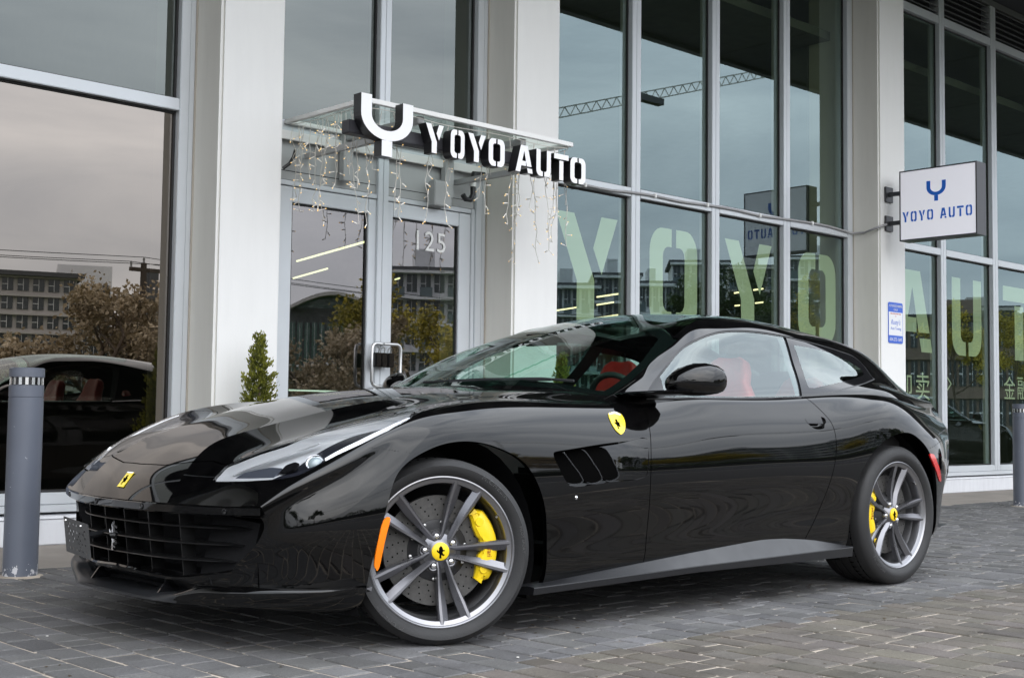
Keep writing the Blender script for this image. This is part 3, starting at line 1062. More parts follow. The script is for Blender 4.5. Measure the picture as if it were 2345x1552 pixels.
# rails of the lower body, outward half (x to the rear from the front axle, y outwards, z up)
RA = [
 [(-.62,.50,.145),(-.40,.73,.132),(0,.80,.13),(.6,.80,.14),(1.5,.80,.15),(2.5,.80,.15),(3.2,.80,.17),(3.70,.58,.22)],
 [(-.650,.585,.176),(-.52,.755,.165),(-.36,.845,.165),(0,.90,.16),(.5,.905,.165),(1.1,.895,.18),(2.0,.905,.20),(2.5,.92,.20),(3.0,.93,.20),(3.4,.885,.21),(3.72,.72,.235)],
 [(-.655,.60,.268),(-.555,.772,.28),(-.36,.886,.28),(0,.94,.29),(.5,.935,.31),(1.1,.922,.33),(2,.932,.36),(2.5,.95,.36),(3,.978,.36),(3.4,.93,.36),(3.75,.755,.375)],
 [(-.630,.695,.360),(-.57,.784,.385),(-.4,.893,.41),(-.25,.933,.435),(0,.96,.48),(.5,.953,.50),(1.1,.945,.52),(2,.950,.54),(2.5,.966,.56),(3,.985,.59),(3.4,.945,.57),(3.78,.78,.55)],
 [(-.615,.738,.445),(-.55,.80,.482),(-.4,.884,.54),(-.25,.921,.60),(0,.950,.67),(.15,.955,.69),(.5,.950,.68),(1.1,.944,.67),(2,.952,.68),(2.5,.966,.71),(2.95,.982,.765),(3.4,.93,.73),(3.83,.76,.70)],
 [(-.638,.745,.48),(-.55,.803,.535),(-.4,.871,.61),(-.25,.900,.69),(0,.920,.785),(.15,.922,.80),(.5,.917,.80),(1.1,.915,.775),(1.6,.925,.785),(2,.930,.795),(2.5,.945,.825),(2.95,.952,.885),(3.4,.885,.81),(3.85,.735,.79)],
 [(-.645,.765,.505),(-.56,.81,.575),(-.44,.848,.645),(-.317,.866,.713),(-.186,.871,.775),(-.07,.867,.818),(.127,.862,.855),(.306,.858,.870),(.494,.857,.872),(.833,.860,.864),(1.16,.872,.858),(1.5,.888,.864),(1.9,.897,.868),(2.2,.902,.874),(2.5,.906,.900),(2.75,.906,.930),(2.95,.900,.943),(3.2,.872,.915),(3.45,.825,.872),(3.88,.68,.85)],
 [(-.675,.68,.503),(-.62,.65,.595),(-.58,.645,.625),(-.415,.685,.718),(-.235,.742,.778),(-.03,.79,.828),(.127,.79,.860),(.306,.787,.876),(.5,.785,.880),(.83,.79,.882),(1.05,.80,.893),(1.3,.83,.910),(1.6,.852,.916),(1.9,.856,.920),(2.2,.858,.930),(2.5,.855,.950),(2.8,.838,.962),(3.05,.812,.960),(3.3,.775,.945),(3.6,.70,.93),(3.90,.62,.92)],
 [(-.715,.55,.50),(-.66,.51,.60),(-.60,.49,.645),(-.50,.51,.688),(-.415,.535,.718),(-.2,.59,.772),(0,.61,.822),(.3,.65,.880),(.6,.66,.908),(.9,.67,.925),(1.2,.68,.93),(2,.68,.93),(3,.63,.955),(3.5,.55,.955),(3.91,.47,.935)],
 [(-.77,.35,.50),(-.70,.34,.60),(-.63,.305,.660),(-.545,.275,.712),(-.43,.29,.748),(-.19,.34,.812),(-.1,.365,.836),(.1,.41,.876),(.3,.44,.906),(.6,.45,.930),(.9,.45,.94),(1.2,.45,.94),(2,.43,.94),(3,.4,.965),(3.92,.3,.95)],
 [(-.793,.17,.50),(-.735,.168,.590),(-.67,.16,.634),(-.6,.155,.682),(-.53,.155,.718),(-.42,.165,.754),(-.2,.19,.824),(.1,.21,.893),(.3,.22,.921),(.5,.22,.939),(.72,.22,.953),(1.2,.22,.956),(2,.22,.956),(3,.2,.97),(3.93,.15,.958)],
 [(-.80,0,.50),(-.745,0,.585),(-.68,0,.632),(-.61,0,.680),(-.535,0,.719),(-.42,0,.757),(-.2,0,.827),(.1,0,.897),(.3,0,.925),(.5,0,.942),(.72,0,.956),(1.2,0,.96),(2,0,.96),(3,0,.97),(3.935,0,.96)],
]
GA = rails_eval(RA, 470, 6e-7)
PsA, NsA = skin(GA, [9], [150, 34])
BODY = Surf.from_patches(PsA, NsA)
# keep the deck only outside the cabin
NVA = PsA[0].shape[1]

# rails of the cabin (windscreen, roof, side glass), outward half, bottom to centre
RB = [
 [(.62,.74,.70),(1.0,.84,.78),(1.5,.865,.82),(2.2,.87,.82),(2.6,.885,.84),(2.95,.885,.87),(3.3,.85,.88),(3.6,.76,.86),(3.86,.66,.84)],
 [(.60,.72,.76),(1.0,.835,.855),(1.3,.853,.895),(1.6,.858,.907),(2.2,.862,.925),(2.5,.866,.945),(2.8,.862,.962),(3.05,.842,.975),(3.3,.79,.965),(3.6,.715,.945),(3.88,.63,.93)],
 [(.59,.71,.79),(1.0,.80,.888),(1.25,.815,.945),(1.53,.765,1.045),(1.85,.742,1.095),(2.2,.738,1.115),(2.5,.745,1.105),(2.77,.765,1.07),(3.05,.785,1.02),(3.3,.755,.985),(3.6,.68,.955),(3.89,.60,.937)],
 [(.58,.70,.80),(1.0,.775,.898),(1.2,.765,.975),(1.42,.735,1.055),(1.65,.705,1.14),(1.85,.684,1.195),(2.16,.652,1.252),(2.4,.652,1.248),(2.77,.688,1.178),(3.05,.722,1.090),(3.3,.715,1.02),(3.6,.655,.972),(3.90,.58,.942)],
 [(.57,.68,.81),(.95,.755,.885),(1.13,.752,.950),(1.27,.73,1.018),(1.40,.703,1.085),(1.58,.66,1.168),(1.79,.612,1.263),(2.0,.588,1.298),(2.2,.585,1.306),(2.5,.592,1.284),(2.85,.615,1.236),(3.1,.628,1.192),(3.35,.615,1.125),(3.62,.575,1.022),(3.90,.53,.953)],
 [(.54,.52,.825),(.80,.53,.925),(1.0,.535,1.015),(1.25,.53,1.120),(1.5,.505,1.208),(1.75,.475,1.282),(2.0,.455,1.325),(2.2,.45,1.337),(2.55,.45,1.326),(2.9,.455,1.288),(3.2,.455,1.238),(3.5,.44,1.150),(3.75,.42,1.048),(3.915,.40,.963)],
 [(.51,.27,.840),(.73,.275,.945),(1.0,.28,1.068),(1.3,.275,1.182),(1.6,.255,1.275),(1.9,.24,1.335),(2.2,.23,1.358),(2.6,.23,1.350),(3.0,.23,1.314),(3.3,.225,1.268),(3.55,.22,1.196),(3.78,.21,1.090),(3.93,.2,.985)],
 [(.50,0,.845),(.72,0,.955),(1.0,0,1.085),(1.3,0,1.200),(1.6,0,1.288),(1.9,0,1.345),(2.2,0,1.366),(2.6,0,1.358),(3.0,0,1.322),(3.3,0,1.277),(3.57,0,1.206),(3.8,0,1.10),(3.94,0,.99)],
]
GB = rails_eval(RB, 400, 6e-7)
PsB, NsB = skin(GB, [], [130])
CABIN = Surf.from_patches(PsB, NsB)
from mathutils.bvhtree import BVHTree
car = empty('sports_car', CARO, CARYAW)
tag(car, 'glossy black two-door grand tourer with yellow brake calipers parked before the shopfront', 'car')


def bvh_of(s):
    q = s.near()
    return BVHTree.FromPolygons([tuple(v) for v in q.V], [tuple(t) for t in q.T])


_bA, _bB = bvh_of(BODY), bvh_of(CABIN)
_o = CAMP - CARO
CAMC = Vector((_o @ EX, _o @ EY, _o @ EZ))


def hit(pts, bvh):
    """where the sight line through a measured picture point meets the body; returned with y outwards"""
    out = []
    for p in pts:
        d = ray(*p)
        h = bvh.ray_cast(CAMC, Vector((d @ EX, d @ EY, d @ EZ)))
        if h[0] is None:
            print('no hit', p); continue
        out.append((h[0].x, -h[0].y, h[0].z))
    return np.array(out)


XZ, XY = [0, 2], [0, 1]


def split(s, poly, ax, mask_fn, gap):
    """(inside, rest) of the part of s selected by mask_fn"""
    m = mask_fn(s)[s.T].all(1)
    sel = Surf(s.V, s.N, s.T[m]).compact(); oth = Surf(s.V, s.N, s.T[~m]).compact()
    f = sdist(sel.V[:, ax], poly)
    a = sel.clip(f - gap); b = sel.clip(-f - gap)
    rest = Surf(np.concatenate([b.V, oth.V]), np.concatenate([b.N, oth.N]), np.concatenate([b.T, oth.T + len(b.V)]))
    return a, rest


up = lambda s: (s.N[:, 2] > .04) & (s.V[:, 2] > .44)
sideways = lambda s: (s.N[:, 1] > .10)
anyf = lambda s: np.ones(len(s.V), bool)
GAP = .0021

# ---- wheel openings
archF = curve2([(-.30, .10), (-.30, .20), (-.292, .296), (-.255, .471), (-.195, .620), (-.06, .700), (.08, .726), (.235, .706), (.39, .635), (.487, .49), (.52, .325), (.52, .2), (.50, .10)], 8)
archR = curve2([(2.545, .10), (2.54, .25), (2.545, .322), (2.598, .53), (2.735, .684), (2.93, .758), (3.08, .760), (3.265, .662), (3.365, .492), (3.405, .285), (3.41, .10)], 8)
_, B0 = split(BODY, archF, XZ, lambda s: s.V[:, 2] < .80, 0)
_, B0 = split(B0, archR, XZ, lambda s: s.V[:, 2] < .80, 0)
# ---- the cabin takes the place of the deck
cab = np.array([(1.10, -.1), (1.10, .74), (1.3, .79), (1.6, .815), (2.2, .82), (2.6, .805), (3.0, .76), (3.4, .66), (3.62, .55), (3.62, -.1)])
_, B0 = split(B0, cab, XY, lambda s: s.V[:, 2] > .86, 0)
# ---- headlight
HLpx = [(487, 1101), (487, 1101), (503, 1083), (520, 1066), (545, 1056), (599, 1035), (663, 1014), (733.6, 988), (812, 966.6), (898, 949.5), (940, 943), (948, 947), (944, 954), (887, 986), (823, 1017), (770, 1041), (727, 1065), (684.5, 1086), (642, 1094.5), (578, 1099), (520, 1101)]
HL = hit(HLpx, _bA)
HLp = curve2(HL[:, :2], 4, closed=True)
HEAD, B0 = split(B0, HLp, XY, up, GAP)
# ---- bonnet
hx = [(-.695, -.05), (-.695, 0), (-.688, .16), (-.655, .32), (-.622, .40)]
top = hit([(517, 1064), (545, 1053), (599, 1032), (663, 1010), (733.6, 984), (812, 962), (898, 945), (945, 939)], _bA)[:, :2]
hx += [tuple(p) for p in top] + [(.10, .80), (.3, .815), (.5, .82), (.83, .822), (1.0, .815), (1.06, .80), (1.12, .77), (1.12, -.05)]
HOOD, B0 = split(B0, np.array(hx), XY, up, GAP)
# ---- door
df = hit([(1478, 945), (1488, 985), (1491, 1040), (1490, 1100), (1485, 1180), (1478, 1260)], _bA)[:, [0, 2]]
dr = hit([(1880, 940), (1905, 970), (1915, 1010), (1912, 1060), (1895, 1120), (1870, 1180), (1845, 1230)], _bA)[:, [0, 2]]
doorp = np.concatenate([[(1.10, .99), (1.115, .90)], df, [(1.085, .20), (1.08, .16), (2.1, .16)], dr[::-1], [(2.285, .935), (2.25, .99)]])
doorp = np.concatenate([curve2(np.concatenate([[(1.115, .905)], df]), 6), [(1.085, .14), (2.15, .14)], curve2(np.concatenate([dr[::-1], [(2.285, .945)]]), 6), [(2.27, 1.0), (1.11, 1.0)]])
DOOR, B0 = split(B0, doorp, XZ, sideways, GAP)
# ---- shut line between bumper and wing
bl = hit([(824, 1018), (845, 1024), (945, 1037), (990, 1047)], _bA)[:, [0, 2]]
blp = np.concatenate([bl + [0, .0017], (bl - [0, .0017])[::-1]])
_, B0 = split(B0, blp, XZ, sideways, 0)
bl = hit([(2130, 1026), (2150, 1012), (2164, 1005)], _bA)[:, [0, 2]]
blp = np.concatenate([bl + [0, .0022], (bl - [0, .0022])[::-1]])
_, B0 = split(B0, blp, XZ, sideways, 0)
# ---- air outlet behind the front wheel: hollow that runs out at the door
ventpx = [(1268, 1036), (1275, 1033), (1300, 1029), (1380, 1016), (1440, 1009), (1482, 1004), (1486, 1040), (1484, 1080), (1478, 1092), (1400, 1103), (1318, 1114), (1306, 1112), (1296, 1101), (1280, 1070), (1268, 1044)]
vent = hit(ventpx, _bA)
ventp = curve2(vent[:, [0, 2]], 3, closed=True)
VENT, B0 = split(B0, ventp, XZ, sideways, 0)
vx0, vx1 = vent[:, 0].min(), vent[:, 0].max()
k = np.clip((VENT.V[:, 0] - vx0) / (vx1 - vx0), 0, 1)
zc = np.clip((VENT.V[:, 2] - .545) / .15, 0, 1)
dep = .055 * np.clip(1 - k, 0, 1) ** .8 * (0.35 + .65 * np.clip(zc * 1.6, 0, 1))
VENT = Surf(VENT.V - VENT.N * dep[:, None], VENT.N + np.array([.55, 0, 0]) * (1 - k)[:, None] * .8, VENT.T)
VENT.N /= np.linalg.norm(VENT.N, axis=1, keepdims=True)

# ---- bodywork objects
B0f = B0.flange(.016)
body = B0f.both().obj('bodywork', M['paint'], car)
HOODf = HOOD.flange(.016)
HOODf.both().obj('bonnet', M['paint'], car)
for sg in (-1, 1): (VENT.near() if sg < 0 else VENT).obj('vent_hollow', M['paint'], body)
# slots of the outlet
slot = hit([(1271, 1037), (1300, 1033), (1303, 1060), (1318, 1105), (1296, 1098), (1282, 1072)], _bA)
for kx, (pa) in enumerate(([(1270, 1039), (1303, 1034), (1313, 1042), (1343, 1100), (1338, 1106), (1318, 1109), (1304, 1105), (1282, 1069)],
                           [(1309, 1034), (1346, 1029), (1357, 1037), (1385, 1095), (1381, 1101), (1348, 1105), (1319, 1044)],
                           [(1352, 1029), (1390, 1024), (1401, 1032), (1422, 1087), (1418, 1095), (1390, 1100), (1362, 1039)])):
    pp = curve2(hit(pa, _bA)[:, [0, 2]], 3, closed=True)
    sl, _ = split(VENT, pp, XZ, anyf, 0)
    sl = sl.offset(.0015)
    for sg in (-1, 1): (sl.near() if sg < 0 else sl).obj('vent_slot', M['void'], body)
    edge = sl.clip(.0028 - sdist(sl.V[:, XZ], pp))
    edge = edge.clip(edge.V[:, 0] - np.median(sl.V[:, 0]))
    edge = edge.offset(.004).flange(.004, False)
    for sg in (-1, 1): (edge.near() if sg < 0 else edge).obj('vent_rim', M['satin_black'], body)

# ---- inner shell seen through the shut lines and the wheel openings
inner = Surf(BODY.V - BODY.N * .020, BODY.N, BODY.T)
_, inner = split(inner, archF, XZ, lambda s: s.V[:, 2] < .80, 0)
_, inner = split(inner, archR, XZ, lambda s: s.V[:, 2] < .80, 0)
_, inner = split(inner, cab, XY, lambda s: s.V[:, 2] > .83, 0)
_, inner = split(inner, HLp, XY, up, -.004)
_, inner = split(inner, ventp, XZ, sideways, -.01)
inner.both().obj('inner_shell', M['void'], car)

for sgn in (-1, 1):
    side = (lambda s: s.near()) if sgn < 0 else (lambda s: s)
    # door with its grip
    hp = curve2(hit([(1844, 960), (1850, 956), (1862, 955), (1880, 954), (1889, 958), (1892, 966), (1888, 972), (1888, 979), (1882, 982), (1868, 982), (1856, 975)], _bA)[:, [0, 2]], 3, closed=True)
    grip, dskin = split(DOOR, hp, XZ, anyf, 0)
    d_ob = side(dskin.flange(.016, False)).obj('door', M['paint'], car)
    gx = grip.V[:, 0]
    gz = (grip.V[:, 2] - hp[:, 1].min()) / (np.ptp(hp[:, 1]))
    dg = .020 * np.clip(1.25 - gz, 0, 1) + .0012
    hollow = Surf(grip.V - grip.N * dg[:, None], grip.N, grip.T)
    side(hollow).obj('grip_hollow', M['gloss_black'], d_ob)
    hz = hp[:, 1].max(); hb = hp[:, 1].min()
    flap = grip.clip(grip.V[:, 2] - (hb + (hz - hb) * .45))
    flap = flap.clip(-(flap.V[:, 0] - (hp[:, 0].max() - .03)))
    side(flap.offset(.001).flange(.006, False)).obj('door_handle', M['paint'], d_ob)

    # head lamp: bowl, lamps, clear lens
    hl = empty('headlight', (0, 0, 0), 0, car)
    hlens = HEAD.flange(.006, False)
    side(hlens).obj('lens', M['lens'], hl)
    tip = HL[0]; tail = HL[10]
    L = np.clip((HEAD.V[:, 0] - tip[0]) / (tail[0] - tip[0]), 0, 1)
    f_in = sdist(HEAD.V[:, XY], HLp)
    dd = .006 + np.clip(f_in, 0, .05) * .55
    bowl = Surf(HEAD.V - HEAD.N * dd[:, None], HEAD.N, HEAD.T)
    a_ = np.array(hit([(712, 1022), (622, 1092)], _bA))        # where silver gives way to the dark front bay
    nrm = np.array([a_[1, 1] - a_[0, 1], -(a_[1, 0] - a_[0, 0])])
    fs = (bowl.V[:, 0] - a_[0, 0]) * nrm[0] + (bowl.V[:, 1] - a_[0, 1]) * nrm[1]
    if nrm[0] < 0: fs = -fs
    side(bowl.clip(fs)).obj('reflector', M['silver_lamp'], hl)
    side(bowl.clip(-fs)).obj('dark_bay', M['smoke'], hl)
    # lit daytime strip along the outer edge
    oe = hit([(745, 1050), (775, 1036), (826, 1011), (888, 980), (940, 952), (938, 951), (886, 974), (822, 1004), (770, 1029), (742, 1044)], _bA)
    bs, _ = split(Surf(HEAD.V - HEAD.N * .006, HEAD.N, HEAD.T), oe[:, :2], XY, anyf, 0)
    side(bs.flange(.004, False)).obj('daytime_light', M['drl'], hl)
    # slim light blade along the top edge of the dark bay
    bladep = hit([(531, 1073), (600, 1048), (670, 1025), (732, 1005), (733, 1009), (670, 1031), (600, 1055), (533, 1080)], _bA)
    bs, _ = split(Surf(HEAD.V - HEAD.N * .008, HEAD.N, HEAD.T), bladep[:, :2], XY, anyf, 0)
    side(bs.flange(.005, False)).obj('light_blade', M['silver_lamp'], hl)
    # second facet
    fp = hit([(533, 1085), (560, 1070), (620, 1058), (650, 1060), (622, 1085), (600, 1092), (560, 1092)], _bA)
    bs, _ = split(Surf(HEAD.V - HEAD.N * .014, HEAD.N, HEAD.T), fp[:, :2], XY, anyf, 0)
    side(bs.flange(.006, False)).obj('turn_lamp', M['smoke2'] if 'smoke2' in M else M['smoke'], hl)
    # bezel with small lamp window
    wp = hit([(638, 1075), (655, 1056), (672, 1050), (687, 1048), (680, 1062), (672, 1067), (650, 1073)], _bA)
    bs, _ = split(Surf(HEAD.V - HEAD.N * .010, HEAD.N, HEAD.T), wp[:, :2], XY, anyf, 0)
    side(bs.flange(.008, False)).obj('lamp_window', M['gloss_black'], hl)
    # projector
    c = hit([(715, 1049)], _bA)[0]
    ax = Vector((-.75, 0.50 * 1, .2)).normalized()
    ctr = Vector((c[0], c[1], c[2])) + Vector((.015, -.004, -.020))
    pm = MB(); prof = [(.031, .012), (.031, 0), (.026, -.003), (.0255, .004), (.020, .012), (.010, .0165), (.0005, .018)]
    pm.lathe(prof[:4], 28, 'Z'); q = Matrix.Translation(ctr) @ Vector((-.55, .62, .50)).to_track_quat('Z', 'Y').to_matrix().to_4x4()
    if sgn < 0: q = Matrix.Scale(-1, 4, (0, 1, 0)) @ q
    bmesh.ops.transform(pm.bm, matrix=q, verts=pm.bm.verts); pm.build('projector_ring', M['chrome'], hl, 40)
    pm = MB().lathe([(.0255, .004), (.022, .012), (.014, .018), (.006, .021), (.0004, .0216)], 28, 'Z')
    bmesh.ops.transform(pm.bm, matrix=q, verts=pm.bm.verts); pm.build('projector_lens', M['bulb'], hl, 60)
# ------------------------------------------------------------------ cabin: glass and pillars
dlo_top = [(1476, 908), (1492, 880), (1508, 858), (1529, 832), (1561, 796), (1593, 777), (1636, 761), (1678, 756), (1721, 757.6), (1785, 766), (1856, 782), (1920, 801), (1959, 817), (1980, 837), (1999, 863), (2005, 866)]
dlo_bot = [(2005, 868), (1931, 892), (1867, 905), (1829, 909), (1750, 911), (1600, 911.5), (1500, 911)]
dlo = hit(dlo_top + dlo_bot, _bB)
dt = curve2(hit(dlo_top, _bB)[:, [0, 2]], 5)
dbt = curve2(hit(dlo_bot, _bB)[:, [0, 2]], 5)
dlop = np.concatenate([dt, dbt])
SIDE, C0 = split(CABIN, dlop, XZ, sideways, 0)
pil = GB[:, 4]                               # line of the screen pillar's inner edge
lo = pil[(pil[:, 0] > 1.06) & (pil[:, 0] < 1.66)]
ws = np.array([(.70, -.05), (.70, .2), (.84, .52), (.98, .70), (1.04, .758)] + [(p[0], p[1]) for p in lo[::6]] + [(1.60, .640), (1.655, .50), (1.72, .25), (1.735, 0), (1.735, -.05)])
WS, C0 = split(C0, ws, XY, up, .0015)
rf = pil[(pil[:, 0] > 1.70) & (pil[:, 0] < 2.55)]
rg = np.array([(1.745, -.05), (1.745, 0), (1.73, .25), (1.668, .50), (1.62, .625)] + [(p[0], p[1] - .022) for p in rf[::6]] + [(2.62, .45), (2.66, .2), (2.67, -.05)])
RG, C0 = split(C0, rg, XY, up, .0015)
rw = np.array([(3.02, -.05), (3.0, .25), (2.98, .40), (3.3, .44), (3.62, .40), (3.72, .2), (3.73, -.05)])
RW, C0 = split(C0, rw, XY, up, .0015)
C0 = C0.clip(C0.V[:, 2] - np.interp(C0.V[:, 0], [0, 1.0, 1.2, 2.2, 2.6, 3.2, 4], [.84, .86, .885, .90, .88, .86, .84]))
cabin_o = C0.flange(.022).both().obj('roof_shell', M['paint'], car)
WS.flange(.005).both().obj('windscreen', M['windscreen'], car)
RG.flange(.005).both().obj('glass_roof', M['roof_glass'], car)
RW.flange(.005).both().obj('rear_window', M['roof_glass'], car)
# black printed border of the windscreen
wsb = sdist(WS.V[:, XY], ws)
fr = Surf(WS.V - WS.N * .006, WS.N, WS.T)
wid = .035 + .05 * np.clip((fr.V[:, 0] - 1.35) / .3, 0, 1)
low = np.clip((1.0 - fr.V[:, 0]) / .25, 0, 1) * .04
frit = fr.clip((wid + low) - wsb)
frit.both().obj('screen_border', M['gloss_black'], cabin_o)

pst_f = hit([(1793, 766), (1805, 800), (1820, 850), (1833, 910)], _bB)[:, [0, 2]]
pst_r = hit([(1799, 766), (1811, 800), (1826, 850), (1839, 909)], _bB)[:, [0, 2]]
for sgn in (-1, 1):
    side = (lambda s: s.near()) if sgn < 0 else (lambda s: s)
    nm = SIDE.inside(dlop, XZ, .0045)
    fpoly = np.concatenate([[(.9, 1.5), (pst_f[0, 0] - .02, 1.5)], pst_f, [(pst_f[-1, 0] + .005, .80), (.9, .80)]])
    rpoly = np.concatenate([[(3.6, 1.5), (3.6, .8), (pst_r[-1, 0] + .005, .80)], pst_r[::-1], [(pst_r[0, 0] - .02, 1.5)]])
    gl = Surf(nm.V - nm.N * .005, nm.N, nm.T)
    dg, _ = split(gl, fpoly, XZ, anyf, 0)
    qg, _ = split(gl, rpoly, XZ, anyf, 0)
    sail = hit([(1470, 912), (1492, 880), (1508, 856), (1515, 868), (1520, 889), (1521, 914)], _bB)[:, [0, 2]]
    sl, dg = split(dg, sail, XZ, anyf, 0)
    side(sl.offset(.004).flange(.006, False)).obj('mirror_base', M['satin_black'], car)
    side(dg).obj('side_window', M['side_glass'], car)
    qi = hit([(1820, 790), (1820, 790), (1862, 797), (1905, 809), (1950, 830), (1976, 848), (1980, 856), (1974, 861), (1930, 874), (1890, 883), (1858, 888), (1852, 884), (1852, 884), (1843, 855), (1832, 822)], _bB)[:, [0, 2]]
    qip = curve2(qi, 4, closed=True)
    qc, qb = split(qg, qip, XZ, anyf, 0)
    q_ob = side(qc).obj('quarter_window', M['side_glass'], car)
    side(qb).obj('window_border', M['gloss_black'], q_ob)
    # pillar trim behind the joint of the two panes
    mid = np.concatenate([pst_f + [-.035, 0], (pst_r + [.05, 0])[::-1]])
    mid[0, 1] += .04; mid[-1, 1] += .04; mid[len(pst_f) - 1, 1] -= .03; mid[len(pst_f), 1] -= .03
    pb_, _ = split(SIDE, mid, XZ, anyf, 0)
    side(pb_.offset(-.014)).obj('door_post', M['satin_black'], car)
    # rubber seal round the opening
    rim, _ = split(SIDE, dlop, XZ, anyf, 0)
    rim = rim.clip(.006 - sdist(rim.V[:, XZ], dlop))
    side(rim.offset(-.003)).obj('window_seal', M['satin_black'], q_ob)
    # trim strip along the foot of the glass
    bp = hit([(1478, 912), (1600, 912), (1750, 911.5), (1832, 909)], _bB)
    b2 = MB().tube([(p[0], sgn * (p[1] + .004), p[2] - .001) for p in curve2(bp, 8)], .0055, 6).build('belt_trim', M['satin_black'], car, 60)

# ------------------------------------------------------------------ cabin interior
it = MB()
it.hexa([(.80, -.70, .70), (1.35, -.70, .70), (1.35, .70, .70), (.80, .70, .70), (.80, -.66, .905), (1.30, -.70, .945), (1.30, .70, .945), (.80, .66, .905)], .03)
it.box((1.2, -.80, .20), (3.4, .80, .24)); it.box((3.2, -.72, .24), (3.6, .72, .86))
it.box((1.2, -.83, .24), (3.2, -.80, .86)); it.box((1.2, .80, .24), (3.2, .83, .86)); it.box((1.3, -.14, .24), (2.7, .14, .58), .03)
it.build('dashboard', M['black_leather'], car, 40)


def loft_obj(name, secs, mat_, parent, ang=40, cap=True):
    """closed sections (lists of 3D points of equal count) joined to a solid"""
    b = MB(); bm = b.bm
    rings = [[bm.verts.new(p) for p in s] for s in secs]
    n = len(rings[0])
    for a, c in zip(rings, rings[1:]):
        for k in range(n): bm.faces.new([a[k], a[(k + 1) % n], c[(k + 1) % n], c[k]])
    if cap: bm.faces.new(rings[0][::-1]); bm.faces.new(rings[-1])
    return b.build(name, mat_, parent, ang)


def seat(x, y, rear=False):
    s = empty('seat', (x, y, 0), 0, car)
    def ring(cx, cz, w, d, tilt):
        out = []
        for k in range(20):
            a = 2 * math.pi * k / 20
            c, sn = math.cos(a), math.sin(a)
            px = d * math.copysign(abs(c) ** .6, c); py = w * math.copysign(abs(sn) ** .55, sn)
            px += .035 * (abs(py) / w) ** 2 * (-1)
            out.append((cx + px * math.cos(tilt), py, cz + px * math.sin(tilt)))
        return out
    if not rear:
        sec = [(.02, .42, .21, .07), (.08, .56, .245, .065), (.15, .72, .25, .06), (.205, .84, .235, .055), (.245, .93, .19, .05), (.27, 1.0, .135, .05), (.285, 1.06, .128, .05), (.298, 1.105, .11, .042), (.303, 1.128, .07, .028)]
    else:
        sec = [(.02, .42, .26, .06), (.10, .60, .26, .06), (.17, .76, .25, .06), (.22, .88, .21, .055), (.245, .96, .15, .05), (.26, 1.02, .12, .042), (.268, 1.045, .09, .03)]
    loft_obj('backrest', [ring(a, b, w, d, -.25) for a, b, w, d in sec], M['red_leather'], s, 50)
    loft_obj('cushion', [ring(-.22, z, w, .25, 0) for z, w in ((.34, .22), (.42, .25), (.46, .24), (.475, .2))], M['red_leather'], s, 50)
    return s


seat(2.08, -.38); seat(2.08, .38)
seat(2.78, -.36, True); seat(2.78, .36, True)
sw = empty('steering_wheel', (1.52, -.38, .86), 0, car)
pts = [(0, .175 * math.cos(a), .175 * math.sin(a)) for a in np.linspace(0, 2 * math.pi, 40, endpoint=False)]
rot = Matrix.Rotation(R(-22), 3, 'Y')
MB().tube([rot @ Vector(p) for p in pts], .015, 8, closed=True).build('wheel_rim', M['black_leather'], sw, 60)
b = MB()
for a in (0, math.pi, -math.pi / 2): b.tube([rot @ Vector((0, .03 * math.cos(a), .03 * math.sin(a))), rot @ Vector((0, .172 * math.cos(a), .172 * math.sin(a)))], .016, 6)
b.lathe([(.0005, -.02), (.05, -.018), (.055, .01), (.0005, .02)], 20, 'X'); b.build('wheel_spokes', M['black_leather'], sw, 50)
# inner rear view mirror
MB().box((1.36, -.12, 1.165), (1.385, .12, 1.225), .012).build('inner_mirror', M['gloss_black'], car, 40)

# ------------------------------------------------------------------ front: nose band, mouth, grille, lip, splitter
LE = np.array([GA[0, j] for j in (4, 5, 6, 7, 8, 9, 10, 11)])       # leading edge, side to centre
le = curve2(np.array([GA[0, j] for j in (6, 7, 8, 9, 10, 11)]), 10)
le = np.concatenate([le, le[-2::-1] * [1, -1, 1]])                    # from far side (+y) to near side (-y)
nrm2 = np.zeros_like(le)
tg = np.gradient(le, axis=0); tg /= np.linalg.norm(tg, axis=1, keepdims=True)
nrm2[:, 0], nrm2[:, 1] = -tg[:, 1], tg[:, 0]
sg = np.sign(nrm2[:, 0]); nrm2 *= -np.where(sg == 0, 1, sg)[:, None]  # pointing forwards (-x)
prof = [(-.030, .002), (-.004, .000), (.0028, -.006), (.0020, -.030), (-.004, -.0355), (-.03, -.036)]
P = np.stack([le + nrm2 * a + np.array([0, 0, b_]) for a, b_ in prof], 1)
V = P.reshape(-1, 3)
link('nose_band', mesh_np('nose_band', V, grid_tris(P.shape[0], P.shape[1])), M['paint'], car)
smooth_obj(bpy.data.objects['nose_band'], 25)
